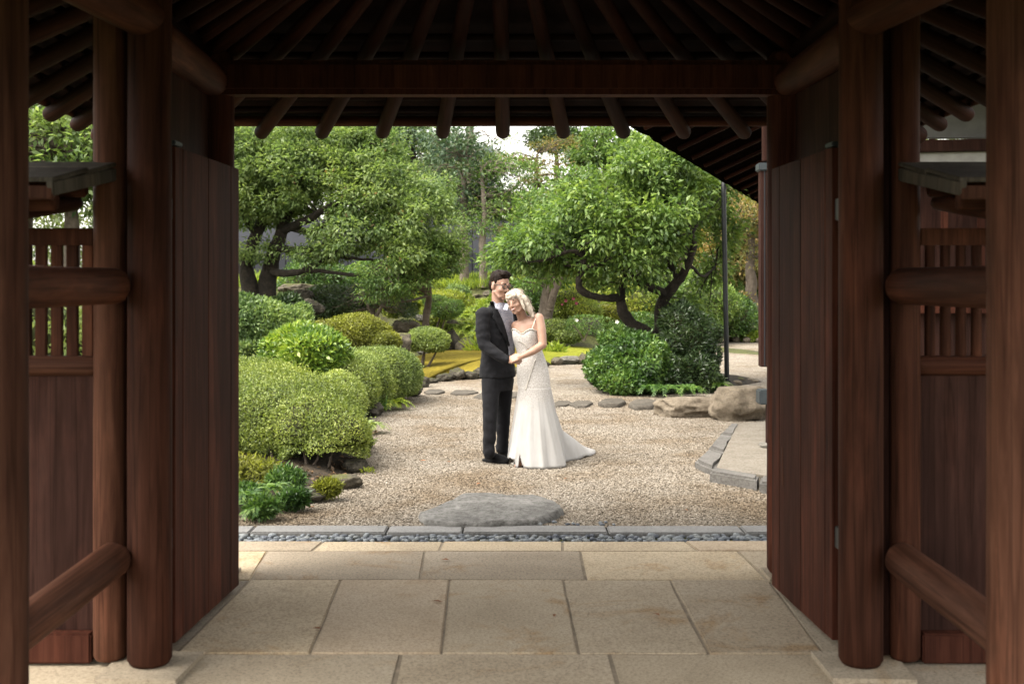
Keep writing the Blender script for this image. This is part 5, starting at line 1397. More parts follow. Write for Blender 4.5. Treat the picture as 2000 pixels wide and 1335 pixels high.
def cap_mesh(p0, r0, p1, r1, seg=18, rings=6):
    p0, p1 = Vector(p0), Vector(p1)
    ax = (p1 - p0); L = ax.length
    q = ax.to_track_quat('Z', 'Y') if L > 1e-6 else Vector((0, 0, 1)).to_track_quat('Z', 'Y')
    V, Q = [], []
    prof = [(-math.cos(math.pi / 2 * k / rings) * r0, math.sin(math.pi / 2 * k / rings) * r0) for k in range(rings + 1)]
    prof += [(L + math.sin(math.pi / 2 * k / rings) * r1, math.cos(math.pi / 2 * k / rings) * r1) for k in range(rings + 1)]
    prof[0] = (-r0, r0 * .02); prof[-1] = (L + r1, r1 * .02)
    for z, r in prof:
        for k in range(seg):
            a = 2 * math.pi * k / seg
            V.append(p0 + q @ Vector((r * math.cos(a), r * math.sin(a), z)))
    n = len(prof)
    for i in range(n - 1):
        for k in range(seg):
            k2 = (k + 1) % seg
            Q.append((i * seg + k, i * seg + k2, (i + 1) * seg + k2, (i + 1) * seg + k))
    Q.append(tuple(range(seg - 1, -1, -1))); Q.append(tuple((n - 1) * seg + k for k in range(seg)))
    return V, Q

def ell_mesh(c, r, B=None, seg=20, rings=14):
    V, Q = [], []
    B = B or Matrix.Identity(3)
    for i in range(rings + 1):
        th = math.pi * (i + .02) / (rings + .04)
        for k in range(seg):
            a = 2 * math.pi * k / seg
            V.append(Vector(c) + B @ Vector((r[0] * math.sin(th) * math.cos(a), r[1] * math.sin(th) * math.sin(a), r[2] * math.cos(th))))
    for i in range(rings):
        for k in range(seg):
            k2 = (k + 1) % seg
            Q.append((i * seg + k, (i + 1) * seg + k, (i + 1) * seg + k2, i * seg + k2))
    Q.append(tuple(range(seg))); Q.append(tuple(rings * seg + k for k in range(seg - 1, -1, -1)))
    return V, Q

def loft_mesh(rings, seg=32):
    """rings: (centre, vector a, vector b) ellipses, capped"""
    V, Q = [], []
    for c, a, b in rings:
        for k in range(seg):
            t = 2 * math.pi * k / seg
            V.append(Vector(c) + Vector(a) * math.cos(t) + Vector(b) * math.sin(t))
    n = len(rings)
    for i in range(n - 1):
        for k in range(seg):
            k2 = (k + 1) % seg
            Q.append((i * seg + k, i * seg + k2, (i + 1) * seg + k2, (i + 1) * seg + k))
    Q.append(tuple(range(seg - 1, -1, -1))); Q.append(tuple((n - 1) * seg + k for k in range(seg)))
    return V, Q

def blob(name, prims, voxel, smooth, mat, parent, wrinkle=None):
    """fuse overlapping shapes into one continuous skin"""
    V, Q = [], []
    for v, q in prims:
        n = len(V); V += list(v); Q += [tuple(i + n for i in f) for f in q]
    me = pymesh(name, V, Q)
    bm = bmesh.new(); bm.from_mesh(me); bmesh.ops.recalc_face_normals(bm, faces=bm.faces[:]); bm.to_mesh(me); bm.free()
    o = bpy.data.objects.new(name, me); COL.objects.link(o)
    m = o.modifiers.new('fuse', 'REMESH'); m.mode = 'VOXEL'; m.voxel_size = voxel; m.use_smooth_shade = True
    if smooth:
        s = o.modifiers.new('soft', 'SMOOTH'); s.factor = 0.5; s.iterations = smooth
    dg = bpy.context.evaluated_depsgraph_get()
    me2 = bpy.data.meshes.new_from_object(o.evaluated_get(dg))
    bpy.data.objects.remove(o); bpy.data.meshes.remove(me)
    me2.name = name
    n = len(me2.vertices)
    if wrinkle:
        co = np.empty(n * 3, np.float32); me2.vertices.foreach_get('co', co); co = co.reshape(-1, 3)
        no = np.empty(n * 3, np.float32); me2.vertices.foreach_get('normal', no); no = no.reshape(-1, 3)
        amp = np.array([wrinkle(Vector(c)) for c in co], np.float32)
        me2.vertices.foreach_set('co', (co + no * amp[:, None]).ravel())
    me2.polygons.foreach_set('use_smooth', np.ones(len(me2.polygons), bool))
    me2.update()
    return link(name, me2, mat, parent)

def basis(f, u):
    f = Vector(f).normalized(); u = Vector(u); x = f.cross(u).normalized(); u = x.cross(f).normalized()
    return Matrix((x, f, u)).transposed()        # columns: the person's right, forward, up

def head_prims(c, B, k=1.0, female=False):
    P = lambda x, y, z: Vector(c) + B @ (Vector((x, y, z)) * k)
    e = lambda cc, r: ell_mesh(P(*cc), [q * k for q in r], B)
    jw = 0.86 if female else 1.0
    pr = [e((0, -.012, .035), (.073, .092, .084)), e((0, .026, -.03), (.061 * (.97 if female else 1), .062, .086)), e((0, .042, -.078), (.043 * jw, .043, .036)), e((0, .066, -.103), (.020 * jw, .018, .016)),
          cap_mesh(P(0, .086, .012), .0085 * k, P(0, .104, -.028), .0125 * k), e((.010, .094, -.032), (.008, .010, .007)), e((-.010, .094, -.032), (.008, .010, .007)),
          e((0, .088, -.062), (.020, .010, .009))]
    for s in (-1, 1):
        pr += [e((s * .075, -.008, -.012), (.010, .020, .031)), e((s * .030, .076, .022), (.027, .014, .010)), e((s * .036, .058, -.030), (.026, .026, .024)), e((s * .030, .078, .004), (.017, .010, .010)),
               cap_mesh(P(s * .056, .005, -.055), .018 * k, P(s * .035 * jw, .05, -.092), .016 * k)]
    return pr, P

def bits(name, prims, mat, parent):
    V, Q = [], []
    for v, q in prims:
        n = len(V); V += list(v); Q += [tuple(i + n for i in f) for f in q]
    return link(name, pymesh(name, V, Q, True), mat, parent)

def tube_obj(name, pts, rad, mat, parent, seg=8, sub=4):
    S = Soup()
    if sub > 1:
        p, r = smooth_path([(Vector(q), (rad[i] if hasattr(rad, '__len__') else rad)) for i, q in enumerate(pts)], sub)
    else:
        p, r = pts, rad
    S.tube(p, r, seg)
    return link(name, S.mesh(name), mat, parent)

def hand_prims(wrist, knuck, palm_n, curl, k=1.0, thumb_side=1, spread=.2):
    """palm from wrist towards knuckles; fingers curl towards palm_n"""
    w_, kn = Vector(wrist), Vector(knuck)
    d = (kn - w_).normalized(); n = Vector(palm_n); n = (n - d * n.dot(d)).normalized(); s = d.cross(n).normalized() * thumb_side
    pr = [cap_mesh(w_, .024 * k, w_ + d * .03 * k, .026 * k)]
    for i, o in enumerate((-.030, -.010, .010, .030)):
        o = o * k
        base = kn + s * o
        pr.append(cap_mesh(w_ + d * .02 * k + s * o * .6, .017 * k, base, .0125 * k))
        ln = (.060, .072, .076, .068)[i] * k
        d1 = (d + n * curl * .55 + s * (o / k) * spread * 4).normalized(); d2 = (d + n * curl * 1.7).normalized(); d3 = (d * .4 + n * curl * 2.0).normalized() if curl > .2 else d2
        a = base + d1 * ln * .5; b = a + d2 * ln * .32; c = b + d3 * ln * .26
        pr += [cap_mesh(base, .0108 * k, a, .0098 * k), cap_mesh(a, .0098 * k, b, .009 * k), cap_mesh(b, .009 * k, c, .0078 * k)]
    tb = w_ + d * .022 * k + s * .024 * k
    t1 = tb + (d * .55 + s * .55 + n * .35).normalized() * .042 * k; t2 = t1 + (d * .9 + s * .12 + n * .3).normalized() * .034 * k
    pr += [cap_mesh(tb, .017 * k, t1, .0125 * k), cap_mesh(t1, .0125 * k, t2, .0095 * k)]
    return pr

def decal(name, rows, target, off, mat, parent, cols=10, rsub=4, thick=0.0, backoff=0.0):
    """a cloth panel laid on a body: rows of (py, px left, px right) are projected from the photo onto the target's surface"""
    deps = bpy.context.evaluated_depsgraph_get()
    tr = target if isinstance(target, list) else [target]
    trees = []
    for t in tr:
        bm = bmesh.new(); bm.from_mesh(t.data); bm.transform(_world(t)); trees.append(BVHTree.FromBMesh(bm)); bm.free()
    o = Vector((0, 0, H))
    rr = []
    for i in range(len(rows) - 1):
        for k in range(rsub):
            t = k / rsub
            rr.append(tuple(a * (1 - t) + b * t for a, b in zip(rows[i], rows[i + 1])))
    rr.append(rows[-1])
    V, Q = [], []
    last = YC
    for (py, xl, xr) in rr:
        for j in range(cols + 1):
            px = xl + (xr - xl) * j / cols
            d = (at(px, py, 10) - o).normalized()
            best = None
            for tr_ in trees:
                h = tr_.ray_cast(o, d)
                if h[0] is not None and (best is None or h[3] < best[1]): best = (h[0], h[3], h[1])
            if best: p, last = best[0] + best[2] * off, best[0].y
            else: p = at(px, py, last)
            V.append(p)
    n = cols + 1
    for i in range(len(rr) - 1):
        for j in range(cols):
            Q.append((i * n + j, i * n + j + 1, (i + 1) * n + j + 1, (i + 1) * n + j))
    me = pymesh(name, V, Q, True)
    ob = link(name, me, mat, parent)
    if thick:
        m = ob.modifiers.new('cloth', 'SOLIDIFY'); m.thickness = thick; m.offset = 0
    return ob

def skin_mat(name, c1, c2):
    m, nt, b = mat_new(name)
    v = coords(nt)
    n1 = noi(nt, v, 14, 4, .6)
    c = ramp(nt, [(.35, c1), (.65, c2)], n1).outputs[0]
    nt.links.new(c, b.inputs['Base Color'])
    b.inputs['Roughness'].default_value = .5
    b.inputs['Subsurface Weight'].default_value = .12
    b.inputs['Subsurface Radius'].default_value = (.01, .004, .002)
    b.inputs['Subsurface Scale'].default_value = .5
    return m
def cloth_mat(name, col, scale=600, rough=.85, sheen=.2, vary=.25):
    m, nt, b = mat_new(name)
    v = coords(nt)
    n1 = noi(nt, v, 22, 4, .6)
    c = ramp(nt, [(.3, tuple(x * (1 - vary) for x in col)), (.7, tuple(x * (1 + vary) for x in col))], n1).outputs[0]
    nt.links.new(c, b.inputs['Base Color'])
    b.inputs['Roughness'].default_value = rough
    b.inputs['Sheen Weight'].default_value = sheen * .15
    b.inputs['Specular IOR Level'].default_value = .2
    h = noi(nt, v, scale, 2, .5)
    bump(nt, b, h, .15, .002)
    return m
M['skin_m'] = skin_mat('fair_skin', (.30, .168, .118), (.345, .205, .15))
M['skin_f'] = skin_mat('light_tan_skin', (.315, .18, .125), (.36, .217, .157))
M['suit'] = cloth_mat('charcoal_wool', (0.00651, 0.00651, 0.00837))
M['trouser'] = cloth_mat('black_wool', (.0072, .0072, .009))
M['suede'] = cloth_mat('black_suede', (0.003, 0.003, 0.0036), 400, .95, .3)
M['hair_m'] = wood('dark_brown_hair', (.008, .005, .0035), (.018, .011, .008), (.032, .021, .015), .5, (60, 60, 60))
M['hair_f'] = wood('silver_blonde_hair', (.27, .24, .20), (.47, .435, .38), (.62, .59, .54), .5, (150, 150, 16))
M['lip'] = plain('lip', (0.24, 0.08, 0.068), .45)
M['lip_f'] = plain('rose_lip', (0.288, 0.072, 0.064), .4)
M['teeth'] = plain('teeth', (.55, .52, .47), .35)
M['frame'] = plain('black_acetate', (.008, .007, .007), .3)
M['lash'] = plain('dark_lash', (.02, .012, .009), .8)
M['ivory'] = plain('ivory_satin', (.50, .47, .42), .5)
def glass_mat():
    m, nt, b = mat_new('spectacle_lens')
    b.inputs['Transmission Weight'].default_value = 1.0
    b.inputs['Roughness'].default_value = .0
    b.inputs['IOR'].default_value = 1.02
    b.inputs['Base Color'].default_value = (.97, .97, .97, 1)
    return m
M['lens'] = glass_mat()
def shirt_mat():
    m, nt, b = mat_new('dotted_shirt')
    v = coords(nt)
    vo = N(nt, 'TexVoronoi'); vo.inputs['Scale'].default_value = 95; vo.inputs['Randomness'].default_value = .35
    nt.links.new(v, vo.inputs['Vector'])
    c = ramp(nt, [(.28, (.04, .05, .13)), (.42, (.31, .305, .345))], vo.outputs['Distance']).outputs[0]
    nt.links.new(c, b.inputs['Base Color']); b.inputs['Roughness'].default_value = .8
    return m
M['shirt'] = shirt_mat()
def lace_mat(name, c1, c2, scale, transl, thr=(.3, .55)):
    m, nt, b = mat_new(name)
    v = coords(nt)
    vo = N(nt, 'TexVoronoi'); vo.feature = 'DISTANCE_TO_EDGE'; vo.inputs['Scale'].default_value = scale
    nd = N(nt, 'TexNoise'); nd.inputs['Scale'].default_value = scale * .6; nd.inputs['Detail'].default_value = 3
    nt.links.new(v, nd.inputs['Vector'])
    mxv = mixc(nt, .02, v, nd.outputs['Color'])
    nt.links.new(mxv, vo.inputs['Vector'])
    c = ramp(nt, [(.02, c2), (.16, c1)], vo.outputs['Distance']).outputs[0]
    nt.links.new(c, b.inputs['Base Color']); b.inputs['Roughness'].default_value = .7; b.inputs['Specular IOR Level'].default_value = .25
    bump(nt, b, vo.outputs['Distance'], -.5, .01)
    return m
M['lace'] = lace_mat('beaded_lace', (.40, .37, .345), (.56, .54, .52), 55, 0)
def tulle_mat():
    m, nt, b = mat_new('ivory_tulle')
    v = coords(nt, (1, 1, .25))
    n1 = noi(nt, v, 16, 3, .6)
    c = ramp(nt, [(.3, (.44, .425, .41)), (.7, (.51, .50, .49))], n1).outputs[0]
    geo = N(nt, 'NewGeometry'); sz = N(nt, 'SeparateXYZ'); nt.links.new(geo.outputs['Position'], sz.inputs[0])
    nz = noi(nt, geo.outputs['Position'], 14, 3, .6)
    ad = N(nt, 'Math', operation='MULTIPLY_ADD'); ad.inputs[1].default_value = .35; nt.links.new(nz, ad.inputs[0]); nt.links.new(sz.outputs[2], ad.inputs[2])
    fz = ramp(nt, [(.70, (0, 0, 0)), (.82, (1, 1, 1))], ad.outputs[0]).outputs[0]      # lace sprays run down into the tulle
    vo = N(nt, 'TexVoronoi'); vo.feature = 'DISTANCE_TO_EDGE'; vo.inputs['Scale'].default_value = 55; nt.links.new(geo.outputs['Position'], vo.inputs['Vector'])
    c = mixc(nt, fz, c, ramp(nt, [(.02, (.56, .54, .52)), (.16, (.40, .37, .345))], vo.outputs['Distance']).outputs[0])
    nt.links.new(c, b.inputs['Base Color']); b.inputs['Roughness'].default_value = .75; b.inputs['Specular IOR Level'].default_value = .2
    b.inputs['Sheen Weight'].default_value = .2
    tr = N(nt, 'BsdfTranslucent'); tr.inputs[0].default_value = (.40, .38, .355, 1)
    mx = N(nt, 'MixShader'); mx.inputs[0].default_value = .3
    nt.links.new(b.outputs[0], mx.inputs[1]); nt.links.new(tr.outputs[0], mx.inputs[2])
    nt.links.new(mx.outputs[0], nt.nodes['Material Output'].inputs[0])
    return m
M['tulle'] = tulle_mat()
M['lining'] = plain('nude_lining', (.30, .23, .18), .8)

def strands(hair, n, flow, ln, r, mat, parent, seed, lift=.004):
    """fine locks combed over the hair's surface, a few of them loose"""
    rs = random.Random(seed); S = Soup(); W = _world(hair)
    vs_ = hair.data.vertices
    for _ in range(n):
        v = vs_[rs.randrange(len(vs_))]
        p0, nn_ = W @ v.co, v.normal
        f = flow(p0) + Vector((rs.gauss(0, .3), rs.gauss(0, .3), rs.gauss(0, .2)))
        f = f - nn_ * f.dot(nn_)
        if f.length < 1e-3: continue
        f.normalize(); l = ln * rs.uniform(.5, 1.3); up = lift * rs.random() ** 3 * 3
        S.tube([p0 - nn_ * .001, p0 + f * l * .5 + nn_ * (.0012 + up), p0 + f * l + nn_ * (-.002 + up)], [r, r, r * .5], 4, False)
    return link('hair_strands', S.mesh('hair_strands'), mat, parent, kind='stuff')

# ---- groom
GM = empty('person', (-0.12, 10.55, 0.0), 'standing person in charcoal suit, dotted shirt and glasses, holding hands', 'person')
fm = Vector((.66, -.75, 0)); rm = Vector((-.75, -.66, 0))          # facing; his right
Bt = basis(fm, (0, 0, 1))
hc = pc(977, 558, .10)
Bh = basis((.64, -.75, -.13), (.10, 0, 1))
hp, HP = head_prims(hc, Bh, 1.07)
wr = pc(992, 703, -.16); kn = pc(1003, 702, -.19)
neck0 = HP(0, -.022, -.06); neck1 = pc(973, 606, .13)
sh_n, sh_f = pc(944, 614, -.01), pc(997, 613, .27)
el_n = pc(946, 674, -.08)
hipn, hipf = pc(959, 742, .06), pc(984, 742, .20)
knn, knf = pc(957, 820, .0), pc(983, 814, .22)
ann, anf = pc(955, 886, .0), pc(981, 876, .28)
body = hp + [cap_mesh(neck0, .056, neck1, .062), loft_mesh([(pc(972, 612, .13), rm * .15, fm * .08), (pc(971, 640, .13), rm * .17, fm * .1), (pc(971, 690, .13), rm * .14, fm * .095), (pc(972, 745, .13), rm * .15, fm * .1)]),
        cap_mesh(sh_n, .05, el_n, .04), cap_mesh(el_n, .04, wr, .026), cap_mesh(sh_f, .05, pc(1014, 655, .36), .04), cap_mesh(pc(1014, 655, .36), .04, pc(1030, 676, .26), .027),
        cap_mesh(hipn, .08, knn, .05), cap_mesh(knn, .05, ann, .035), cap_mesh(hipf, .08, knf, .05), cap_mesh(knf, .05, anf, .035)]
body += hand_prims(wr, kn, (.1, .85, -.5), .75, 1.0, 1)
body += hand_prims(pc(1030, 676, .26), pc(1045, 680, .22), (.1, -1, 0), .3, 1.0, 1)
blob('body', body, .0062, 2, M['skin_m'], GM)
# jacket
def jr(px, py, a, b, dy=.13): return (pc(px, py, dy), rm * a, fm * b)
jk = [loft_mesh([jr(973, 592, .062, .06), jr(972, 598, .085, .07), jr(971, 604, .15, .09), jr(970, 612, .19, .108), jr(970, 632, .20, .13), jr(970, 660, .186, .128), jr(971, 688, .172, .12), jr(971, 712, .182, .127), jr(972, 736, .193, .136)]),
      cap_mesh(sh_n, .073, pc(942, 645, -.05), .066), cap_mesh(pc(942, 645, -.05), .066, el_n, .058), cap_mesh(el_n, .058, pc(970, 692, -.13), .052), cap_mesh(pc(970, 692, -.13), .052, pc(990, 703, -.16), .044),
      cap_mesh(sh_f, .073, pc(1014, 655, .36), .058), cap_mesh(pc(1014, 655, .36), .058, pc(1028, 674, .27), .045)]
def wr_j(c):
    return 0.008 * noise.noise(Vector((c.x * 9, c.y * 9, c.z * 19))) + 0.003 * noise.noise(c * 34)
jacket = blob('jacket', jk, .009, 3, M['suit'], GM, wr_j)
# trousers
tj = [loft_mesh([jr(972, 722, .165, .115), jr(972, 745, .172, .12), jr(972, 762, .165, .115)]),
      cap_mesh(hipn, .092, knn, .066), cap_mesh(knn, .066, pc(955, 884, .0), .056), cap_mesh(hipf, .092, knf, .066), cap_mesh(knf, .066, pc(981, 876, .27), .056)]
def wr_t(c):
    k = .5 + 1.2 * max(0, (0.35 - c.z)) / .35
    return k * (0.009 * noise.noise(Vector((c.x * 8, c.y * 8, c.z * 15))) + 0.004 * noise.noise(c * 30))
blob('trousers', tj, .009, 3, M['trouser'], GM, wr_t)
# shoes
def shoe(h, d, name='shoe'):
    d = Vector(d).normalized(); B = basis(d, (0, 0, 1)); P = lambda x, y, z: Vector(h) + B @ Vector((x, y, z))
    pr = [cap_mesh(P(0, .02, .045), .040, P(0, .09, .045), .043), cap_mesh(P(0, .09, .043), .043, P(0, .19, .035), .036), cap_mesh(P(0, .19, .033), .036, P(0, .235, .026), .026), cap_mesh(P(0, .0, .09), .042, P(0, .05, .06), .042),
          ell_mesh(P(0, .11, .016), (.045, .15, .016), B)]
    s = blob(name, pr, .006, 2, M['suede'], GM)
    V, Q = loft_mesh([(P(0, .10, .0), B @ Vector((.047, 0, 0)), B @ Vector((0, .155, 0))), (P(0, .10, .016), B @ Vector((.047, 0, 0)), B @ Vector((0, .155, 0)))])
    link('sole', pymesh('sole', V, Q), M['suede'], s)
    for i in range(4):
        tube_obj('lace', [P(-.02, .085 + i * .018, .083 - i * .006), P(0, .088 + i * .018, .090 - i * .006), P(.02, .085 + i * .018, .083 - i * .006)], .0028, M['frame'], s, 5)
shoe((gp(951, 903).x, gp(951, 903).y + .02, .012), (.55, -.42, 0))
shoe((gp(976, 893).x, gp(976, 893).y + .02, .012), (.72, -.3, 0))
# shirt front, lapels, collar
shirt = decal('shirt', [(592, 964, 990), (600, 966, 997), (612, 972, 1000), (640, 982, 1003), (664, 989, 1004), (684, 993, 1006), (694, 993, 1004)], jacket, .006, M['shirt'], GM, 10, 5, .004)
decal('lapel', [(588, 957, 964), (600, 958, 968), (614, 963, 975), (618, 961, 977), (640, 972, 985), (662, 984, 991), (676, 991, 993.5)], jacket, .014, M['suit'], GM, 6, 5, .006)
for s, (a, b, c, d_) in ((1, ((963, 587), (968, 602), (978, 604), (971, 594))), (-1, ((987, 592), (982, 604), (991, 606), (994, 594)))):
    pts = [pc(a[0], a[1], .06 if s > 0 else .02), pc(b[0], b[1], -.03), pc(c[0], c[1], -.05), pc(d_[0], d_[1], -.03)]
    o = link('collar_point', pymesh('collar_point', pts, [(0, 1, 2, 3)]), M['shirt'], GM)
    m_ = o.modifiers.new('cloth', 'SOLIDIFY'); m_.thickness = .005
decal('shirt_placket', [(604, 981.5, 982.5), (640, 992, 993), (664, 996.5, 997.3), (690, 999, 999.8)], [shirt, jacket], .009, M['lash'], GM, 2, 4, .002)
for (px, py) in ((990, 671), (991, 692)):
    h = pc(px, py, -.05)
    decal('button', [(py - 1.1, px - 1.2, px + 1.2), (py + 1.1, px - 1.2, px + 1.2)], jacket, .007, M['frame'], GM, 3, 2, .004)
# hair, glasses, face details
eh = lambda c, r: ell_mesh(HP(*c), [q * 1.07 for q in r], Bh)
hm = blob('hair', [eh((0, -.022, .062), (.080, .093, .076)), eh((0, -.062, .005), (.070, .048, .078)), eh((.0, .040, .112), (.056, .040, .026)), eh((.02, .058, .104), (.038, .028, .022)), eh((-.03, .045, .105), (.035, .03, .022)),
             eh((.069, .008, .040), (.008, .018, .028)), eh((-.069, .008, .040), (.008, .018, .028))], .006, 2, M['hair_m'], GM, lambda c: .003 * noise.noise(Vector((c.x * 70, c.y * 70, c.z * 30))))
strands(hm, 300, lambda p_: Bh @ Vector((.5, -.9, .1)), .035, .0011, M['hair_m'], GM, 1)
gl = empty('glasses', HP(0, .1, .005)); gl.parent = GM; gl.matrix_parent_inverse = _world(GM).inverted()
for s in (-1, 1):
    ring = [HP(s * .031 + .023 * math.cos(2 * math.pi * k / 20) * (1.0), .105 - .10 * abs(s * .031 + .023 * math.cos(2 * math.pi * k / 20)), .002 + .019 * math.sin(2 * math.pi * k / 20)) for k in range(21)]
    tube_obj('rim', ring, .0038, M['frame'], gl, 6, 1)
    link('lens', pymesh('lens', ring[:-1], [tuple(range(20))]), M['lens'], gl)
    tube_obj('temple', [HP(s * .053, .096, .010), HP(s * .072, .06, .010), HP(s * .079, .0, .008)], .0036, M['frame'], gl, 6)
    tube_obj('eyelid', [HP(s * .018, .0895, -.001), HP(s * .030, .0915, -.005), HP(s * .044, .084, -.001)], .0022, M['lash'], GM, 5)
    tube_obj('eyebrow', [HP(s * .014, .092, .026), HP(s * .032, .092, .032), HP(s * .050, .080, .027)], [.003, .0038, .002], M['hair_m'], GM, 6)
tube_obj('bridge', [HP(-.009, .103, .006), HP(0, .106, .009), HP(.009, .103, .006)], .0036, M['frame'], gl, 6)
bits('moustache', [cap_mesh(HP(0, .101, -.048), .0045, HP(.022, .090, -.053), .003), cap_mesh(HP(0, .101, -.048), .0045, HP(-.022, .090, -.053), .003)], M['hair_m'], GM)
bits('lips', [ell_mesh(HP(0, .0955, -.063), (.019, .005, .0038), Bh)], M['lip'], GM)

# ---- bride
BR = empty('person', (0.2, 10.4, 0.0), 'smiling person with silver blonde hair in ivory lace mermaid gown leaning in', 'person')
fb = Vector((-.38, -.925, 0)); lb = Vector((.925, -.38, 0))      # facing; her left
hb = pc(1008, 590, -.06)
Bb = basis((-.52, -.83, -.12), (-.30, .02, 1))
hp, HB = head_prims(hb, Bb, .91, True)
def br(px, py, a, b, dy=.0): return (pc(px, py, dy), lb * a, fb * b)
shl, shr = pc(1052, 622, -.05), pc(1008, 636, .08)
ell_, wl = pc(1060, 673, -.13), pc(1019, 696, -.21)
kl = pc(1006, 699, -.215)
body = hp + [cap_mesh(HB(0, -.02, -.06), .046, pc(1026, 634, .03), .050), cap_mesh(pc(1024, 628, .02), .05, shl, .045), cap_mesh(pc(1028, 634, .03), .055, shr, .045),
        loft_mesh([br(1032, 622, .09, .05), br(1030, 632, .135, .075), br(1029, 648, .135, .095), br(1030, 672, .115, .09), br(1035, 690, .115, .085), br(1040, 725, .14, .105), br(1042, 750, .13, .10)]),
        cap_mesh(shl, .050, pc(1057, 645, -.09), .046), cap_mesh(pc(1057, 645, -.09), .046, ell_, .038), cap_mesh(ell_, .038, pc(1040, 686, -.18), .035), cap_mesh(pc(1040, 686, -.18), .035, wl, .024),
        cap_mesh(shr, .045, pc(996, 662, .36), .036), cap_mesh(pc(996, 662, .36), .036, pc(972, 684, .36), .025),
        cap_mesh(pc(1034, 750, .0), .075, pc(1033, 825, -.04), .05), cap_mesh(pc(1033, 825, -.04), .05, pc(1022, 893, -.06), .03), cap_mesh(pc(1052, 750, .0), .075, pc(1052, 825, .04), .05), cap_mesh(pc(1052, 825, .04), .05, pc(1050, 890, .06), .03),
        cap_mesh(pc(1022, 893, -.06), .03, gp(1016, 905, .03), .026), cap_mesh(gp(1016, 905, .035), .027, gp(1008, 909, .022), .018), ell_mesh(pc(1036, 655, -.09), (.05, .045, .05))]
body += hand_prims(wl, kl, (.1, .8, -.5), .55, .88, -1)
body += hand_prims(pc(972, 684, .36), pc(960, 688, .30), (-.2, -.9, 0), .4, .85, 1)
blob('body', body, .006, 2, M['skin_f'], BR)
# bodice and fitted skirt
NS = 72
rings = [(648, 1029, .138, .112), (656, 1029, .137, .118), (668, 1030, .128, .110), (682, 1033, .120, .098), (694, 1037, .126, .100), (708, 1039, .140, .110), (722, 1040, .152, .120), (736, 1041, .157, .124), (750, 1043, .155, .124), (764, 1044, .153, .124), (774, 1045, .150, .121)]
V, Q = [], []
for ri, (py, px, a, b) in enumerate(rings):
    for k in range(NS):
        t = 2 * math.pi * k / NS
        p = pc(px, py, .0) + lb * a * math.cos(t) + fb * b * math.sin(t)
        if ri <= 2:   # two rounded cups
            for s in (-1, 1):
                dth = (t - math.pi / 2 + s * .62 + math.pi) % (2 * math.pi) - math.pi
                g_ = math.exp(-(dth / .42) ** 2)
                p += (fb + lb * (s * .25)) * (.022 * g_ * (1, 1, .4)[ri])
                if ri == 0: p.z += .030 * g_
            if ri == 0:
                dth = (t - math.pi / 2 + math.pi) % (2 * math.pi) - math.pi
                p.z -= .02 * math.exp(-(dth / .2) ** 2)
                bk = max(0, -math.sin(t)); p.z -= .03 * bk
                p.z += .003 * math.sin(k * 2.2)
        if ri >= len(rings) - 2:     # scalloped lace edge over the tulle
            p.z += (ri - len(rings) + 2) * (.035 * math.sin(t * 7) + .025 * math.sin(t * 13 + 1))
        V.append(p)
for i in range(len(rings) - 1):
    for k in range(NS):
        k2 = (k + 1) % NS
        Q.append((i * NS + k, i * NS + k2, (i + 1) * NS + k2, (i + 1) * NS + k))
bod = link('lace_bodice', pymesh('lace_bodice', V, Q, True), M['lace'], BR)
m_ = bod.modifiers.new('subd', 'SUBSURF'); m_.levels = 1; m_.render_levels = 1
m_ = bod.modifiers.new('cloth', 'SOLIDIFY'); m_.thickness = .004
# ruffled upper edge and beaded seams
tube_obj('neckline_trim', [Vector(V[k % NS]) + (Vector(V[k % NS]) - pc(1029, 648)).normalized() * .003 for k in range(NS + 1)], .0055, M['ivory'], BR, 6, 1)
decal('beaded_seam', [(664, 1010, 1013), (668, 1018, 1021), (672, 1024, 1027), (682, 1031, 1034)], bod, .004, M['ivory'], BR, 3, 3, .003)
decal('beaded_seam', [(700, 1045, 1047), (725, 1037, 1039), (750, 1029, 1031), (762, 1026, 1028)], bod, .004, M['ivory'], BR, 3, 3, .003)
# tulle skirt with train
table = [(-180, .24), (-150, .26), (-125, .29), (-100, .30), (-70, .33), (-40, .34), (-15, .30), (8, .26), (22, .36), (36, .62), (48, .92), (56, 1.06), (64, .92), (74, .60), (90, .42), (120, .32), (150, .26), (180, .24)]
ta = np.array([t for t, _ in table], float); tr_ = np.array([r for _, r in table])
Cg = Vector((.205, 10.42, 0)); z0 = pc(1044, 757).z
NT, NR = 220, 34
V, Q = [], []
top_c = pc(1044, 757)
for i in range(NR + 1):
    t = i / NR
    for k in range(NT):
        a = -math.pi + 2 * math.pi * k / NT
        rho = float(np.interp(math.degrees(a), ta, tr_))
        # fitted ring at the knee
        ca, sa = math.cos(a), math.sin(a)
        d = Vector((ca, sa, 0))
        la, fa = d.dot(lb), d.dot(fb)
        r0 = 1 / math.sqrt((la / .149) ** 2 + (fa / .119) ** 2)
        pw = 0.95 + 2.4 * max(0, rho - .33)
        r = r0 + (rho - r0) * t ** pw
        nz = lambda f, o: 1 - 2 * abs(noise.noise(Vector((ca * f, sa * f, o + t * .5))))
        fold = .034 * t ** .8 * (.75 * nz(2.1, 1.0) + .22 * nz(5.2, 5.0) + .06 * nz(14.0, 9.0) - .5)
        r += fold * (.6 + rho)
        cxy = Vector((top_c.x, top_c.y, 0)).lerp(Cg, t)
        z = z0 * (1 - t)
        if rho > .45: z += (.05 * math.sin(t * 9 + a * 9) * t * (1 - t) * 2 + .012 * max(0, math.sin(a * 23)) * t ** 4)
        if -178 < math.degrees(a) < -126: z += .07 * t ** 6      # front-left panel hangs clear of the gravel
        V.append(cxy + d * r + Vector((0, 0, z + .012)))
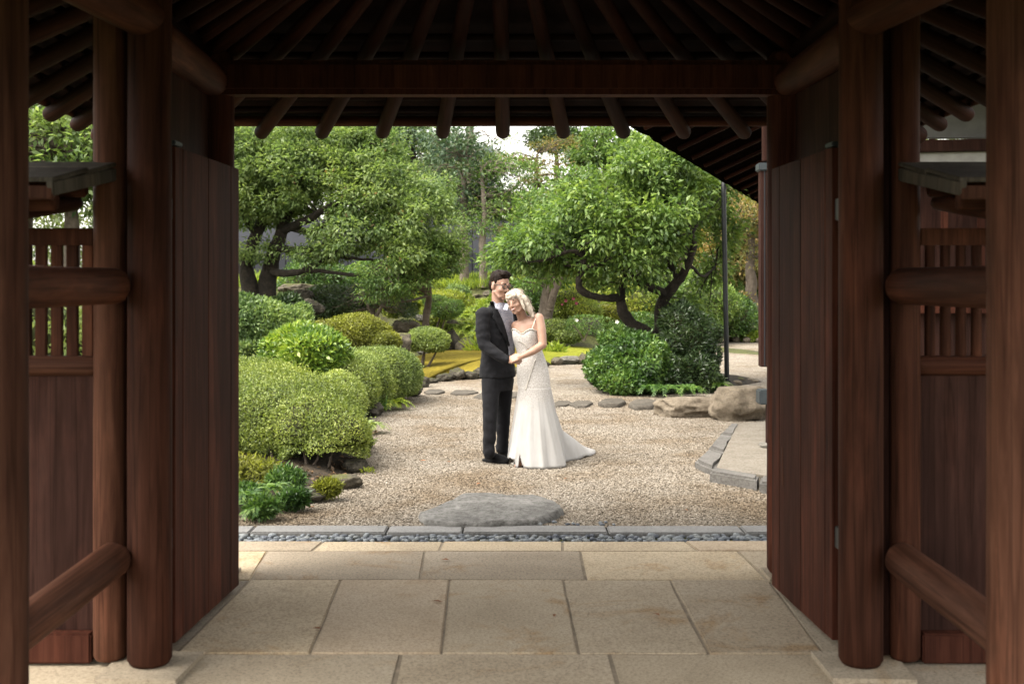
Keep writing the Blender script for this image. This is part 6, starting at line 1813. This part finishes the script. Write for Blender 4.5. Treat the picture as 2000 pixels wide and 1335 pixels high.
for i in range(NR):
    for k in range(NT):
        k2 = (k + 1) % NT
        dg_ = -180 + 360 * k / NT
        t = i / NR
        if -122 < dg_ < -122 + 11 * max(0, (t - .82)) / .18 + .01 and t > .82: continue
        Q.append((i * NT + k, i * NT + k2, (i + 1) * NT + k2, (i + 1) * NT + k))
sk = link('tulle_skirt', pymesh('tulle_skirt', V, Q, True), M['tulle'], BR)
m_ = sk.modifiers.new('cloth', 'SOLIDIFY'); m_.thickness = .003
lin = [(Vector((top_c.x, top_c.y, z0 - .02)), lb * .135, fb * .10)]
for tt in (.3, .6, .9): lin.append((Vector((top_c.x, top_c.y, z0 * (1 - tt) + .03)).lerp(Vector((Cg.x + .03, Cg.y + .03, z0 * (1 - tt) + .03)), tt), lb * (.135 + .105 * tt), fb * (.10 + .13 * tt)))
link('lining', pymesh('lining', *loft_mesh(lin, 40), True), M['lining'], BR)
# straps, hair, face
tube_obj('strap', [pc(1037, 648, -.13), pc(1042, 634, -.12), pc(1047, 620, -.08), pc(1050, 612, -.03), pc(1050, 618, .03)], .0045, M['ivory'], BR, 6)
eb = lambda c, r: ell_mesh(HB(*c), [q * .91 for q in r], Bb)
cb_ = lambda a, ra, b, rb: cap_mesh(HB(*a), ra, HB(*b), rb)
L_ = -1   # her left is -x in head space (x = her right)
hair = [eh_ for eh_ in (eb((0, -.024, .052), (.084, .098, .084)), eb((0, -.07, -.01), (.074, .052, .085)), eb((0, .058, .092), (.058, .038, .030)), eb((.03, .070, .070), (.034, .022, .028)), eb((-.03, .068, .072), (.036, .024, .028)), eb((.0, .078, .066), (.04, .018, .022)))]
hair += [cb_((L_ * .074, .03, .06), .018, (L_ * .082, .022, -.03), .015), cb_((L_ * .082, .022, -.03), .015, (L_ * .086, .02, -.10), .009), cb_((L_ * .08, -.03, .02), .03, (L_ * .095, -.04, -.07), .026), cb_((L_ * .095, -.04, -.07), .026, (L_ * .10, -.04, -.12), .020),
         cb_((L_ * .10, -.04, -.12), .020, (L_ * .10, -.045, -.15), .013), cb_((L_ * .06, -.08, -.02), .035, (L_ * .085, -.075, -.12), .028), cb_((L_ * .085, -.075, -.12), .028, (L_ * .105, -.06, -.18), .018), cb_((.072, .03, .06), .014, (.074, .03, -.06), .008)]
hf = blob('hair', hair, .006, 2, M['hair_f'], BR, lambda c: .0045 * noise.noise(Vector((c.x * 40, c.y * 40, c.z * 34))) + .0025 * noise.noise(Vector((c.x * 90, c.y * 90, c.z * 20))))
strands(hf, 420, lambda p_: Bb @ Vector((-.3, -.8, -.7)), .05, .0011, M['hair_f'], BR, 2, .0015)
for s in (-1, 1):
    tube_obj('eyelash', [HB(s * .016, .0905, .000), HB(s * .030, .0925, -.006), HB(s * .045, .083, .000)], .0024, M['lash'], BR, 5)
    tube_obj('eyebrow', [HB(s * .014, .093, .026), HB(s * .032, .092, .031), HB(s * .050, .079, .026)], [.002, .0028, .0015], M['hair_m'], BR, 6)
bits('lips', [ell_mesh(HB(0, .0935, -.064), (.023, .0055, .0075), Bb)], M['lip_f'], BR)
bits('teeth', [ell_mesh(HB(0, .0965, -.0625), (.0165, .0045, .0036), Bb)], M['teeth'], BR)
# sandal peeping from the slit
sf = gp(1010, 908, .0)
S = Soup()
V, Q = loft_mesh([((sf.x + .03, sf.y + .02, .004), (.11, -.05, 0), (.016, .035, 0)), ((sf.x + .03, sf.y + .02, .016), (.11, -.05, 0), (.016, .035, 0))], 24)
sd = link('sandal', pymesh('sandal', V, Q), M['ivory'], BR)
for o_ in (0, .05):
    tube_obj('sandal_strap', [(sf.x - .03 + o_, sf.y - .01 - .02 * o_, .014), (sf.x - .012 + o_, sf.y + .02, .055), (sf.x + .012 + o_, sf.y + .055, .014)], .008, M['ivory'], sd, 6)
